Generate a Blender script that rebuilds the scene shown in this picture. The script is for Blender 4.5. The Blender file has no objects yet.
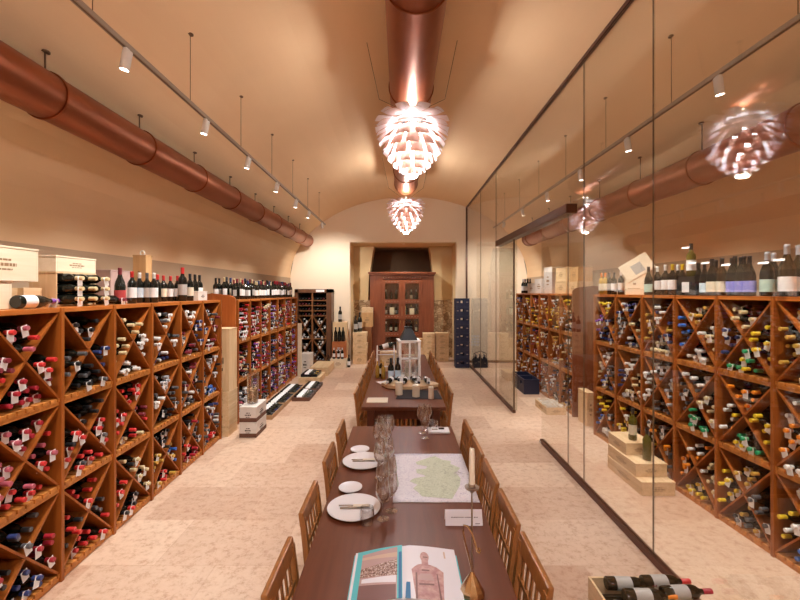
import bpy, math, random
from mathutils import Matrix, Vector
random.seed(7)
PI = math.pi
SC = bpy.context.scene
COL = SC.collection
FPX, CX, CY, CAMZ = 410.0, 400.0, 292.0, 2.0

def at(px, py, Y):
    return ((px - CX) / FPX * Y, Y, CAMZ - (py - CY) / FPX * Y)
def Rx(a): return Matrix.Rotation(a, 4, 'X')
def Ry(a): return Matrix.Rotation(a, 4, 'Y')
def Rz(a): return Matrix.Rotation(a, 4, 'Z')
def Tr(x, y, z): return Matrix.Translation((x, y, z))

# ------------------------------------------------------------------ materials
def base_mat(name):
    m = bpy.data.materials.new(name); m.use_nodes = True
    return m, m.node_tree.nodes, m.node_tree.links, m.node_tree.nodes['Principled BSDF']
def plain(name, c, rough=0.5, metal=0.0, spec=0.5, emit=None, es=0, coat=0):
    m, n, l, p = base_mat(name)
    p.inputs['Base Color'].default_value = (*c, 1); p.inputs['Roughness'].default_value = rough
    p.inputs['Metallic'].default_value = metal; p.inputs['Specular IOR Level'].default_value = spec
    p.inputs['Coat Weight'].default_value = coat
    if emit:
        p.inputs['Emission Color'].default_value = (*emit, 1); p.inputs['Emission Strength'].default_value = es
    return m
def coords(n, l, scale, kind='Object'):
    tc = n.new('ShaderNodeTexCoord'); mp = n.new('ShaderNodeMapping')
    mp.inputs['Scale'].default_value = scale
    l.new(tc.outputs[kind], mp.inputs['Vector']); return mp.outputs['Vector']
def ramp(n, l, fac, stops):
    r = n.new('ShaderNodeValToRGB')
    e = r.color_ramp.elements
    while len(e) < len(stops): e.new(0.5)
    for el, (p, c) in zip(e, stops): el.position = p; el.color = (*c, 1)
    l.new(fac, r.inputs['Fac']); return r.outputs['Color']
def noise(n, l, vec, scale, detail=4, rough=0.55, dist=0):
    t = n.new('ShaderNodeTexNoise'); t.inputs['Scale'].default_value = scale
    t.inputs['Detail'].default_value = detail; t.inputs['Roughness'].default_value = rough
    t.inputs['Distortion'].default_value = dist
    l.new(vec, t.inputs['Vector']); return t.outputs['Fac']
def bump(n, l, p, fac, strength, dist=0.01):
    b = n.new('ShaderNodeBump'); b.inputs['Strength'].default_value = strength
    b.inputs['Distance'].default_value = dist
    l.new(fac, b.inputs['Height']); l.new(b.outputs['Normal'], p.inputs['Normal'])
def wood(name, c1, c2, axis='Y', rough=0.4, scale=1.0, coat=0.0):
    m, n, l, p = base_mat(name)
    s = [22 * scale] * 3; s['XYZ'.index(axis)] = 1.6 * scale
    f = noise(n, l, coords(n, l, s), 1.0, 5, 0.6, 0.6)
    l.new(ramp(n, l, f, [(0.3, c1), (0.7, c2)]), p.inputs['Base Color'])
    p.inputs['Roughness'].default_value = rough; p.inputs['Coat Weight'].default_value = coat
    bump(n, l, p, f, 0.12, 0.004)
    return m
def mottled(name, c1, c2, scale, rough=0.8, bstr=0.1, bd=0.01, c3=None):
    m, n, l, p = base_mat(name)
    f = noise(n, l, coords(n, l, (1, 1, 1)), scale, 6, 0.6)
    st = [(0.35, c1), (0.65, c2)] if not c3 else [(0.3, c1), (0.5, c2), (0.7, c3)]
    l.new(ramp(n, l, f, st), p.inputs['Base Color'])
    p.inputs['Roughness'].default_value = rough
    bump(n, l, p, f, bstr, bd); return m
def glassy(name, tint=(1, 1, 1), edge=0.6, base=0.04, rough=0.0, ex=4.6):
    # clear thin glass: Fresnel-like mix of a transparent and a glossy surface
    m = bpy.data.materials.new(name); m.use_nodes = True
    n, l = m.node_tree.nodes, m.node_tree.links; n.clear()
    o = n.new('ShaderNodeOutputMaterial'); mx = n.new('ShaderNodeMixShader')
    t = n.new('ShaderNodeBsdfTransparent'); t.inputs['Color'].default_value = (*tint, 1)
    g = n.new('ShaderNodeBsdfGlossy'); g.inputs['Roughness'].default_value = rough
    lw = n.new('ShaderNodeLayerWeight'); lw.inputs['Blend'].default_value = 0.5
    pw = n.new('ShaderNodeMath'); pw.operation = 'POWER'; pw.inputs[1].default_value = ex
    ma = n.new('ShaderNodeMath'); ma.operation = 'MULTIPLY_ADD'
    ma.inputs[1].default_value = edge; ma.inputs[2].default_value = base
    l.new(lw.outputs['Facing'], pw.inputs[0]); l.new(pw.outputs[0], ma.inputs[0])
    l.new(ma.outputs[0], mx.inputs['Fac']); l.new(t.outputs[0], mx.inputs[1]); l.new(g.outputs[0], mx.inputs[2])
    l.new(mx.outputs[0], o.inputs['Surface']); return m

M = {}
M['rack'] = wood('rack_wood', (0.25, 0.062, 0.008), (0.43, 0.125, 0.016), 'Z', 0.42)
M['rack_y'] = wood('rack_wood_long', (0.38, 0.10, 0.014), (0.58, 0.18, 0.03), 'Y', 0.42)
M['rack_x'] = wood('rack_wood_deep', (0.36, 0.11, 0.016), (0.66, 0.26, 0.055), 'X', 0.45)
M['rack_shade'] = wood('rack_back_shade', (0.012, 0.006, 0.004), (0.022, 0.010, 0.006), 'Z', 0.8)  # near-black back: shade inside the bins put into the colour
M['panel'] = wood('rack_panel_wood', (0.40, 0.10, 0.02), (0.52, 0.15, 0.035), 'Z', 0.4)
M['panel_dark'] = wood('rack_panel_dark_wood', (0.17, 0.045, 0.02), (0.24, 0.07, 0.03), 'Z', 0.3)
M['far_rack'] = wood('brown_rack_wood', (0.20, 0.075, 0.025), (0.32, 0.13, 0.045), 'Z', 0.5)
M['far_frame'] = wood('brown_frame_wood', (0.10, 0.04, 0.018), (0.15, 0.06, 0.028), 'Z', 0.45)
M['table'] = wood('table_wood', (0.105, 0.026, 0.010), (0.165, 0.046, 0.018), 'Y', 0.34, 0.8, 0.0)
M['table_leg'] = wood('table_leg_wood', (0.09, 0.026, 0.012), (0.14, 0.042, 0.02), 'Z', 0.35)
M['chair'] = wood('chair_wood', (0.27, 0.10, 0.024), (0.44, 0.185, 0.05), 'Z', 0.35, 1, 0.2)
M['pine'] = wood('pale_pine', (0.62, 0.42, 0.22), (0.78, 0.58, 0.36), 'Y', 0.6)
M['pine_z'] = wood('pale_pine_upright', (0.62, 0.42, 0.22), (0.78, 0.58, 0.36), 'Z', 0.6)
M['pine_white'] = wood('whitish_pine', (0.78, 0.66, 0.48), (0.86, 0.76, 0.60), 'Y', 0.6)
M['pine_tan'] = wood('tan_pine', (0.50, 0.28, 0.11), (0.62, 0.38, 0.18), 'Z', 0.55)
M['cabinet'] = wood('cabinet_wood', (0.15, 0.036, 0.014), (0.24, 0.065, 0.024), 'Z', 0.32, 1, 0.2)
M['slab'] = wood('live_edge_wood', (0.55, 0.36, 0.18), (0.70, 0.50, 0.30), 'X', 0.55)
M['bark'] = plain('bark', (0.12, 0.05, 0.025), 0.9)
M['ink'] = plain('dark_ink', (0.06, 0.04, 0.035), 0.7)
M['ink_soft'] = plain('faded_ink', (0.30, 0.18, 0.09), 0.7)
M['trim'] = plain('brown_metal_trim', (0.10, 0.035, 0.018), 0.4, 0.3)
M['trim_dark'] = plain('dark_seam', (0.13, 0.08, 0.045), 0.4)
M['steel'] = plain('brushed_steel', (0.55, 0.55, 0.55), 0.3, 1)
M['track'] = plain('track_metal', (0.36, 0.29, 0.23), 0.4, 0.4)
M['wire'] = plain('hanging_wire', (0.16, 0.09, 0.05), 0.5, 0.4)
M['white_metal'] = plain('white_metal', (0.82, 0.80, 0.78), 0.4)
M['lens'] = plain('lamp_lens', (1, 1, 1), 0.3, emit=(1, 0.93, 0.82), es=25)
M['bottle'] = plain('dark_bottle_glass', (0.008, 0.010, 0.008), 0.08, 0, 0.6)
M['bottle_b'] = plain('brown_bottle_glass', (0.03, 0.018, 0.008), 0.08, 0, 0.6)
M['bottle_amber'] = plain('golden_bottle_glass', (0.42, 0.25, 0.04), 0.08, 0, 0.6)
M['bottle_olive'] = plain('olive_bottle_glass', (0.10, 0.085, 0.01), 0.08, 0, 0.6)
M['paper'] = plain('white_paper', (0.82, 0.81, 0.82), 0.7)
M['label_cream'] = plain('cream_label', (0.72, 0.64, 0.50), 0.7)
M['label_blue'] = plain('blue_label', (0.30, 0.30, 0.72), 0.6)
M['label_mint'] = plain('mint_label', (0.50, 0.68, 0.60), 0.6)
M['label_sky'] = plain('sky_label', (0.55, 0.70, 0.82), 0.6)
M['label_red'] = plain('red_label', (0.45, 0.05, 0.05), 0.6)
M['label_grey'] = plain('grey_label', (0.42, 0.40, 0.38), 0.6)
CAPC = {'red': (0.62, 0.035, 0.035), 'crimson': (0.38, 0.02, 0.035), 'maroon': (0.22, 0.03, 0.045),
        'rose': (0.45, 0.10, 0.14), 'black': (0.015, 0.015, 0.018), 'grey': (0.10, 0.10, 0.11),
        'cream': (0.68, 0.55, 0.32), 'white': (0.78, 0.77, 0.76), 'silver': (0.50, 0.50, 0.55),
        'navy': (0.03, 0.045, 0.16), 'blue': (0.05, 0.17, 0.58), 'yellow': (0.80, 0.56, 0.03),
        'gold': (0.62, 0.37, 0.07), 'orange': (0.85, 0.26, 0.02), 'green': (0.02, 0.33, 0.13), 'violet': (0.20, 0.06, 0.36)}
for k, c in CAPC.items():
    M['cap_' + k] = plain(k + '_capsule', c, 0.32, 0.15 if k in ('gold', 'silver') else 0, 0.5)
M['glass_pane'] = glassy('partition_glass', (0.985, 0.98, 0.96), 0.55, 0.085)
M['door_glass'] = glassy('door_glass', (0.96, 0.96, 0.92), 0.5, 0.05)
M['clear'] = glassy('clear_glass', (1, 1, 1), 1.0, 0.14, 0.02, 2.0)
M['wax'] = plain('cream_wax', (0.80, 0.72, 0.58), 0.5)
M['china'] = plain('white_china', (0.84, 0.83, 0.85), 0.18)
M['blue_plastic'] = plain('navy_plastic', (0.012, 0.017, 0.050), 0.5)
M['black_plastic'] = plain('black_plastic', (0.012, 0.012, 0.014), 0.25)
M['black_cloth'] = plain('black_cloth', (0.02, 0.02, 0.024), 0.9)
M['roof'] = plain('lantern_roof', (0.010, 0.010, 0.012), 0.55, 0.1)
M['carton'] = mottled('white_carton', (0.66, 0.62, 0.58), (0.74, 0.70, 0.66), 6, 0.7)
M['carton_band'] = plain('brown_carton_band', (0.14, 0.06, 0.035), 0.7)
M['card_pink'] = mottled('rosy_carton', (0.50, 0.34, 0.32), (0.58, 0.42, 0.38), 5, 0.7)
M['card_brown'] = mottled('kraft_card', (0.38, 0.22, 0.11), (0.45, 0.28, 0.15), 5, 0.7)
M['rust_card'] = mottled('rusty_red_card', (0.36, 0.10, 0.03), (0.48, 0.16, 0.05), 6, 0.6)
M['teal'] = plain('turquoise_border', (0.10, 0.52, 0.56), 0.45)
M['teal_deep'] = plain('deep_blue_gutter', (0.02, 0.17, 0.38), 0.5)
M['cork'] = mottled('cork', (0.55, 0.32, 0.14), (0.75, 0.52, 0.30), 60, 0.8)
M['brass'] = plain('warm_brass', (0.72, 0.52, 0.30), 0.25, 1)
M['pewter'] = plain('dull_pewter', (0.42, 0.36, 0.30), 0.35, 1)
M['leaf_out'] = plain('pinkish_copper_leaf', (0.66, 0.36, 0.25), 0.4, 0.2)
M['leaf_in'] = plain('white_leaf_inside', (0.92, 0.92, 0.95), 0.5)
M['core'] = plain('lamp_core', (1, 1, 1), 0.5, emit=(0.93, 0.95, 1.0), es=14)

def copper():
    m, n, l, p = base_mat('copper_duct')
    f = noise(n, l, coords(n, l, (1.5, 0.7, 1.5)), 2.0, 4)
    l.new(ramp(n, l, f, [(0.3, (0.27, 0.085, 0.04)), (0.7, (0.36, 0.125, 0.06))]), p.inputs['Base Color'])
    p.inputs['Metallic'].default_value = 0.9; p.inputs['Roughness'].default_value = 0.4
    return m
M['copper'] = copper()
M['copper_seam'] = plain('copper_seam', (0.30, 0.09, 0.035), 0.35, 0.9)

def plaster(name, c1, c2):
    m, n, l, p = base_mat(name)
    v = coords(n, l, (1, 1, 1))
    a = noise(n, l, v, 0.6, 5, 0.6)
    l.new(ramp(n, l, a, [(0.35, c1), (0.65, c2)]), p.inputs['Base Color'])
    p.inputs['Roughness'].default_value = 0.75
    bump(n, l, p, noise(n, l, v, 7, 6, 0.6), 0.10, 0.01)
    return m
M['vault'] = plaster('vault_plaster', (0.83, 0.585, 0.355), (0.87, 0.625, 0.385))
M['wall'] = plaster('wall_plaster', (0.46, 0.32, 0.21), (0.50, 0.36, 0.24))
M['end_wall'] = plaster('end_plaster', (0.82, 0.68, 0.52), (0.85, 0.71, 0.55))
M['niche'] = plaster('ochre_plaster', (0.64, 0.46, 0.24), (0.70, 0.52, 0.29))
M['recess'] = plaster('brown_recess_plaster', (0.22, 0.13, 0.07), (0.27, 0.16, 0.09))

def floor_mat():
    m, n, l, p = base_mat('travertine_tiles')
    v = coords(n, l, (1, 1, 1))
    br = n.new('ShaderNodeTexBrick')
    br.inputs['Scale'].default_value = 1.0; br.inputs['Brick Width'].default_value = 0.9
    br.inputs['Row Height'].default_value = 0.6; br.inputs['Mortar Size'].default_value = 0.006
    br.inputs['Mortar Smooth'].default_value = 0.3; br.inputs['Bias'].default_value = -0.1
    br.inputs['Color1'].default_value = (0.0, 0.0, 0.0, 1); br.inputs['Color2'].default_value = (1, 1, 1, 1)
    br.inputs['Mortar'].default_value = (0.35, 0.35, 0.35, 1)
    l.new(v, br.inputs['Vector'])
    tile = ramp(n, l, br.outputs['Color'], [(0.0, (0.55, 0.39, 0.30)), (1.0, (0.74, 0.60, 0.49))])
    f = noise(n, l, v, 14, 10, 0.8)
    spots = ramp(n, l, f, [(0.36, (0.60, 0.44, 0.34)), (0.5, (0.92, 0.86, 0.80)), (0.7, (1.0, 0.98, 0.96))])
    mx = n.new('ShaderNodeMix'); mx.data_type = 'RGBA'; mx.blend_type = 'MULTIPLY'; mx.inputs['Factor'].default_value = 0.85
    l.new(tile, mx.inputs['A']); l.new(spots, mx.inputs['B'])
    big = ramp(n, l, noise(n, l, v, 0.9, 3), [(0.35, (0.93, 0.85, 0.79)), (0.65, (1, 1, 1))])
    m2 = n.new('ShaderNodeMix'); m2.data_type = 'RGBA'; m2.blend_type = 'MULTIPLY'; m2.inputs['Factor'].default_value = 0.8
    l.new(mx.outputs['Result'], m2.inputs['A']); l.new(big, m2.inputs['B'])
    l.new(m2.outputs['Result'], p.inputs['Base Color'])
    p.inputs['Roughness'].default_value = 0.42
    bump(n, l, p, f, 0.12, 0.004)
    return m
M['floor'] = floor_mat()
def stone_mat():
    m, n, l, p = base_mat('rubble_stone')
    v = coords(n, l, (1, 1, 1.3))
    vo = n.new('ShaderNodeTexVoronoi'); vo.inputs['Scale'].default_value = 8; l.new(v, vo.inputs['Vector'])
    ed = n.new('ShaderNodeTexVoronoi'); ed.feature = 'DISTANCE_TO_EDGE'; ed.inputs['Scale'].default_value = 8; l.new(v, ed.inputs['Vector'])
    c = ramp(n, l, vo.outputs['Color'], [(0.2, (0.26, 0.16, 0.09)), (0.5, (0.46, 0.32, 0.19)), (0.8, (0.58, 0.45, 0.30))])
    e = ramp(n, l, ed.outputs['Distance'], [(0.0, (0.55, 0.45, 0.35)), (0.12, (1, 1, 1))])
    mx = n.new('ShaderNodeMix'); mx.data_type = 'RGBA'; mx.blend_type = 'MULTIPLY'; mx.inputs['Factor'].default_value = 1
    l.new(c, mx.inputs['A']); l.new(e, mx.inputs['B']); l.new(mx.outputs['Result'], p.inputs['Base Color'])
    p.inputs['Roughness'].default_value = 0.9
    bump(n, l, p, ed.outputs['Distance'], 0.6, 0.04); return m
M['stone'] = stone_mat()
def map_mat():
    m, n, l, p = base_mat('printed_map_paper')
    v = coords(n, l, (1, 1, 1))
    f = noise(n, l, v, 55, 6, 0.7, 1.5)
    l.new(ramp(n, l, f, [(0.36, (0.45, 0.42, 0.55)), (0.44, (0.72, 0.69, 0.74)), (0.6, (0.80, 0.78, 0.81))]), p.inputs['Base Color'])
    p.inputs['Roughness'].default_value = 0.6; return m
M['map'] = map_mat()
def map_green():
    m, n, l, p = base_mat('printed_map_green')
    v = coords(n, l, (1, 1, 1))
    f = noise(n, l, v, 45, 6, 0.7, 1.5)
    l.new(ramp(n, l, f, [(0.36, (0.36, 0.40, 0.30)), (0.46, (0.54, 0.60, 0.44)), (0.62, (0.64, 0.69, 0.55))]), p.inputs['Base Color'])
    p.inputs['Roughness'].default_value = 0.6; return m
M['map_green'] = map_green()
def photo_mat():
    m, n, l, p = base_mat('printed_photo_bottles')
    v = coords(n, l, (1, 1, 1))
    f = noise(n, l, v, 130, 3, 0.8)
    l.new(ramp(n, l, f, [(0.38, (0.10, 0.05, 0.05)), (0.5, (0.35, 0.18, 0.12)), (0.6, (0.72, 0.62, 0.58))]), p.inputs['Base Color'])
    p.inputs['Roughness'].default_value = 0.4; return m
M['photo'] = photo_mat()
M['page'] = plain('white_page', (0.78, 0.76, 0.80), 0.4)
M['print_tan'] = plain('printed_tan', (0.62, 0.45, 0.34), 0.45)
M['print_rose'] = plain('printed_rose', (0.50, 0.33, 0.31), 0.45)
M['print_flesh'] = mottled('printed_rosy_figure', (0.42, 0.20, 0.20), (0.60, 0.38, 0.34), 40, 0.45, 0)
M['print_shadow'] = plain('printed_brown', (0.22, 0.11, 0.10), 0.45)
M['straw'] = mottled('shredded_white_paper', (0.66, 0.62, 0.56), (0.82, 0.79, 0.74), 50, 0.8)

# ------------------------------------------------------------------ mesh builder
class MB:
    def __init__(s): s.v = []; s.f = []; s.m = []
    def add(s, vs, fs, mi=0, X=None):
        o = len(s.v)
        s.v += [tuple(X @ Vector(p)) for p in vs] if X is not None else [tuple(p) for p in vs]
        s.f += [tuple(i + o for i in f) for f in fs]; s.m += [mi] * len(fs); return s
    def box(s, x0, x1, y0, y1, z0, z1, mi=0, X=None):
        vs = [(x, y, z) for z in (z0, z1) for y in (y0, y1) for x in (x0, x1)]
        return s.add(vs, [(0, 2, 3, 1), (4, 5, 7, 6), (0, 1, 5, 4), (2, 6, 7, 3), (0, 4, 6, 2), (1, 3, 7, 5)], mi, X)
    def lathe(s, prof, n=16, mi=0, X=None, mis=None):
        vs = []; fs = []; k = len(prof)
        for r, z in prof:
            for i in range(n):
                a = 2 * PI * i / n; vs.append((r * math.cos(a), r * math.sin(a), z))
        o = len(s.v)
        s.add(vs, [], mi, X)
        for j in range(k - 1):
            for i in range(n):
                b = (i + 1) % n
                s.f.append((o + j * n + i, o + j * n + b, o + (j + 1) * n + b, o + (j + 1) * n + i))
                s.m.append(mis[j] if mis else mi)
        if prof[0][0] > 1e-6: s.f.append(tuple(o + i for i in reversed(range(n)))); s.m.append(mis[0] if mis else mi)
        if prof[-1][0] > 1e-6: s.f.append(tuple(o + (k - 1) * n + i for i in range(n))); s.m.append(mis[-1] if mis else mi)
        return s
    def tube(s, pts, r, n=6, mi=0, X=None):
        pts = [Vector(p) for p in pts]; o = len(s.v); vs = []
        for i, p in enumerate(pts):
            d = (pts[min(i + 1, len(pts) - 1)] - pts[max(i - 1, 0)]).normalized()
            q = d.to_track_quat('Z', 'Y').to_matrix()
            rr = r[i] if isinstance(r, (list, tuple)) else r
            for k in range(n):
                a = 2 * PI * k / n
                vs.append(p + q @ Vector((rr * math.cos(a), rr * math.sin(a), 0)))
        fs = []
        for j in range(len(pts) - 1):
            for k in range(n):
                b = (k + 1) % n
                fs.append((j * n + k, j * n + b, (j + 1) * n + b, (j + 1) * n + k))
        fs += [tuple(reversed(range(n))), tuple((len(pts) - 1) * n + k for k in range(n))]
        return s.add(vs, fs, mi, X)
    def prism(s, poly, h0, h1, mi=0, X=None):
        k = len(poly)
        vs = [(x, y, h0) for x, y in poly] + [(x, y, h1) for x, y in poly]
        fs = [tuple(reversed(range(k))), tuple(range(k, 2 * k))] + [(i, (i + 1) % k, k + (i + 1) % k, k + i) for i in range(k)]
        return s.add(vs, fs, mi, X)
    def mesh(s, name, mats):
        me = bpy.data.meshes.new(name); me.from_pydata(s.v, [], s.f)
        for m in (mats if isinstance(mats, (list, tuple)) else [mats]): me.materials.append(M[m] if isinstance(m, str) else m)
        me.polygons.foreach_set('material_index', s.m)
        me.update(); return me
def smooth(me, ang=40):
    me.polygons.foreach_set('use_smooth', [True] * len(me.polygons))
    me.set_sharp_from_angle(angle=math.radians(ang))
def link(name, me, parent=None, loc=None):
    o = bpy.data.objects.new(name, me); COL.objects.link(o)
    if parent: o.parent = parent
    if loc is not None: o.location = loc
    return o
def part(name, mb, mats, parent, sm=0, bev=0, label=None, world=False):
    if world:
        off = Vector((0, 0, 0)); p = parent
        while p is not None: off += p.location; p = p.parent
        mb.v = [tuple(Vector(q) - off) for q in mb.v]
    me = mb.mesh(name, mats)
    if sm: smooth(me, sm)
    o = link(name, me, parent)
    if bev:
        b = o.modifiers.new('bevel', 'BEVEL'); b.width = bev; b.segments = 2; b.limit_method = 'ANGLE'
    if label: o['label'] = label
    return o
def tag(o, label, cat, group=None):
    o['label'] = label; o['category'] = cat
    if group: o['group'] = group
    return o
def thing(name, label, cat, loc=(0, 0, 0), rz=0, group=None):
    o = bpy.data.objects.new(name, None); COL.objects.link(o); o.empty_display_size = 0.1
    o.location = loc; o.rotation_euler = (0, 0, rz)
    return tag(o, label, cat, group)
def single(name, mb, mats, label, cat, group=None, loc=(0, 0, 0), sm=0, bev=0):
    o = part(name, mb, mats, None, sm, bev); o.location = loc
    return tag(o, label, cat, group)
def struct(name, mb, mats, label=None, sm=0, parent=None):
    o = part(name, mb, mats, parent, sm)
    if parent is None: o['kind'] = 'structure'
    if label: o['label'] = label; 
    if label and parent is None: o['category'] = name.split('_')[0]
    return o
def copy_tree(o):
    c = o.copy(); COL.objects.link(c)
    for ch in o.children:
        d = ch.copy(); COL.objects.link(d); d.parent = c; d.matrix_parent_inverse = ch.matrix_parent_inverse.copy()
        for g in ch.children:
            e = g.copy(); COL.objects.link(e); e.parent = d
    return c
ORD = ['first', 'second', 'third', 'fourth', 'fifth', 'sixth', 'seventh', 'eighth', 'ninth', 'tenth', 'eleventh', 'twelfth',
       'thirteenth', 'fourteenth', 'fifteenth', 'sixteenth', 'seventeenth', 'eighteenth', 'nineteenth', 'twentieth', 'twenty-first',
       'twenty-second', 'twenty-third', 'twenty-fourth', 'twenty-fifth', 'twenty-sixth', 'twenty-seventh', 'twenty-eighth',
       'twenty-ninth', 'thirtieth', 'thirty-first', 'thirty-second', 'thirty-third', 'thirty-fourth', 'thirty-fifth', 'thirty-sixth', 'thirty-seventh', 'thirty-eighth', 'thirty-ninth', 'fortieth']

# ------------------------------------------------------------------ room shell
XL, XR, YB, YE, ZS, XC, HV = -3.1, 3.6, -5.0, 11.6, 2.4, 0.25, 2.29
HW = (XR - XL) / 2
def vz(x): return ZS + HV * math.sqrt(max(0, 1 - ((x - XC) / HW) ** 2))
OX0, OX1, OZ, YN = -1.42, 1.60, 3.41, 13.1    # opening of the niche in the end wall
b = MB().box(XL - .2, XR + .2, YB - .2, 14.6, -0.1, 0); struct('floor', b, 'floor', 'mottled travertine tile floor of the long wine cellar')
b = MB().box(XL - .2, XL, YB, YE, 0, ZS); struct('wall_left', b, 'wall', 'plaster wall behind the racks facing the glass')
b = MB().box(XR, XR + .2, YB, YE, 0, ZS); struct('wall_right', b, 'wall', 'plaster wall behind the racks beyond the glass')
arc = [(XC - HW * math.cos(PI * i / 48), ZS + HV * math.sin(PI * i / 48)) for i in range(49)]
b = MB()
for (x0, z0), (x1, z1) in zip(arc, arc[1:]):
    n0, n1 = len(b.v), 0
    vs = []
    for y in (YB, YE):
        for (x, z, s) in ((x0, z0, 1), (x1, z1, 1), (x1, z1, 1.06), (x0, z0, 1.06)):
            vs.append((XC + (x - XC) * s, y, ZS + (z - ZS) * s))
    b.add(vs, [(0, 1, 5, 4), (3, 7, 6, 2)])
struct('ceiling', b, 'vault', 'tan plastered barrel vault over the whole cellar', 60)
b = MB()
EX = lambda q, y0, y1: b.add([(x, y, z) for y in (y0, y1) for x, z in q],
     [tuple(range(len(q))), tuple(reversed(range(len(q), 2 * len(q))))] + [((i + 1) % len(q), i, len(q) + i, len(q) + (i + 1) % len(q)) for i in range(len(q))])
def arcpts(xa, xb, n=16): return [(xa + (xb - xa) * i / n, vz(xa + (xb - xa) * i / n) + .05) for i in range(n + 1)]
EX([(XL - .1, 0), (OX0, 0)] + list(reversed(arcpts(XL, OX0))) + [(XL - .1, ZS)], YE, YE + .25)
EX([(OX1, 0), (XR + .1, 0), (XR + .1, ZS)] + list(reversed(arcpts(OX1, XR))), YE, YE + .25)
EX([(OX0, OZ), (OX1, OZ)] + list(reversed(arcpts(OX0, OX1))), YE, YE + .25)
struct('wall_end', b, 'end_wall', 'cream plaster end wall around the cabinet niche')
b = MB(); EX([(XL - .1, 0), (XR + .1, 0)] + list(reversed(arcpts(XL, XR, 32))), YB - .2, YB); struct('wall_back', b, 'end_wall')
b = MB().box(OX0 - .1, OX0 + .001, YE + .25, YN, 0, OZ + .1); struct('wall_niche_left', b, 'niche', 'ochre side wall of the niche beside stacked crates')
b = MB().box(OX1, OX1 + .1, YE + .25, YN, 0, OZ + .1); struct('wall_niche_right', b, 'niche', 'ochre side wall of the niche beside the stone')
b = MB().box(OX0 - .1, OX1 + .1, YE + .25, YN, OZ, OZ + .1); struct('ceiling_niche', b, 'niche', 'flat plaster soffit of the niche')
# back wall of the niche: ochre piers either side of a dark recess
b = MB(); EX([(OX0, 1.75), (-.98, 1.75), (-.96, 2.4), (-.84, 3.2), (-.80, OZ), (OX0, OZ)], YN - .5, YN + .2)
EX([(1.06, 1.75), (OX1, 1.75), (OX1, OZ), (.90, OZ), (.94, 3.2), (1.04, 2.4)], YN - .5, YN + .2)
struct('wall_niche_back', b, 'niche', 'ochre plaster piers either side of the dark recess')
b = MB(); EX([(OX0, 0), (-.80, 0), (-.84, 1.0), (-.90, 1.75), (OX0, 1.75)], YN - .58, YN + .2)
EX([(.98, 0), (OX1, 0), (OX1, 1.75), (1.05, 1.75), (1.0, 1.0)], YN - .58, YN + .2)
struct('wall_niche_stone', b, 'stone', 'rubble stone lower wall either side of the cabinet')
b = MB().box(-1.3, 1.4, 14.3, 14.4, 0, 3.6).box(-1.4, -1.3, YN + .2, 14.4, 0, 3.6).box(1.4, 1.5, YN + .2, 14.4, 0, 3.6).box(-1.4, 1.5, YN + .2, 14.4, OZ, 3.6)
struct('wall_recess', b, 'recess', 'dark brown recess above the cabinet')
b = MB().box(XL, OX0, YE - .02, YE, 0, .07).box(OX1, XR, YE - .02, YE, 0, .07); struct('baseboard_end', b, 'far_frame', 'brown skirting at the foot of the end wall')

# ------------------------------------------------------------------ glass partition
GX = 1.885; ZTOP = vz(GX)
def pane(i, y0, y1, z0, z1, lab, x=GX, m='glass_pane'):
    b = MB().box(x - .006, x + .006, y0 + .002, y1 - .002, z0, z1)
    return struct('window_%d' % i, b, m, lab)
pane(1, .4, 3.05, .05, ZTOP - .03, 'clear glass pane nearest the crate of bottles on the floor')
pane(2, 3.05, 4.2, .05, ZTOP - .03, 'clear glass pane before the stepped crates')
pane(3, 4.2, 5.45, .05, 2.86, 'clear glass pane beside the doorway gap')
pane(4, 6.79, 8.05, .05, 2.86, 'clear glass pane on the far side of the doorway')
pane(5, 8.05, 9.6, .05, ZTOP - .03, 'clear glass pane second from the end wall')
pane(6, 9.6, YE - .03, .05, ZTOP - .03, 'clear glass pane against the end wall')
pane(7, 4.2, 8.05, 2.98, ZTOP - .03, 'clear glass transom above the brown door rail')
T0 = dict()
b = MB().box(GX - .02, GX + .02, YB, YE, ZTOP - .03, ZTOP + .03); struct('trim_1', b, 'trim', 'brown channel holding the glass along the vault')
b = MB().box(GX - .025, GX + .025, .4, 5.45, 0, .05); struct('trim_2', b, 'trim', 'brown floor channel under the near glass panes')
b = MB().box(GX - .025, GX + .025, 6.77, YE - .01, 0, .05); struct('trim_3', b, 'trim', 'brown floor channel under the far glass panes')
b = MB().box(GX - .025, GX + .025, YE - .03, YE - .001, 0, ZTOP); struct('trim_4', b, 'trim', 'brown upright channel on the end wall')
b = MB().box(GX - .06, GX + .06, 4.5, 7.85, 2.87, 2.97); struct('trim_5', b, 'trim', 'brown sliding door rail across the glass')
b = MB().box(GX - .012, GX + .012, 6.77, 6.79, 0.05, 2.87); struct('trim_6', b, 'trim_dark', 'dark edge strip of the glass at the doorway')
b = MB().box(GX - .004, GX + .004, 4.594, 4.602, .05, 2.87); struct('trim_7', b, 'trim_dark', 'dark seam in the pane below the door rail')
for k, y in enumerate((3.05, 4.2)):
    b = MB().box(GX - .006, GX + .006, y - .0012, y + .0012, .05, ZTOP - .05); struct('trim_%d' % (8 + k), b, 'trim_dark')
for k, y in enumerate((8.05, 9.6)):
    b = MB().box(GX - .006, GX + .006, y - .0015, y + .0015, .05, ZTOP - .05); struct('trim_%d' % (10 + k), b, 'trim_dark')
d = thing('door_1', 'sliding glass door leaf parked behind the far pane', 'door', (GX + .05, 6.8, 0)); d['kind'] = 'structure'
part('pane', MB().box(0, .01, 0, 1.2, .03, 2.87), 'door_glass', d)
part('handle', MB().tube([(-.02, .08, .9), (-.02, .08, 1.3)], .01).box(-.02, 0, .075, .085, .93, .945).box(-.02, 0, .075, .085, 1.25, 1.265), 'steel', d)
b = MB().box(GX - .03, GX + .03, 5.40, 5.46, 0, .03); struct('trim_12', b, 'steel')

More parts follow.
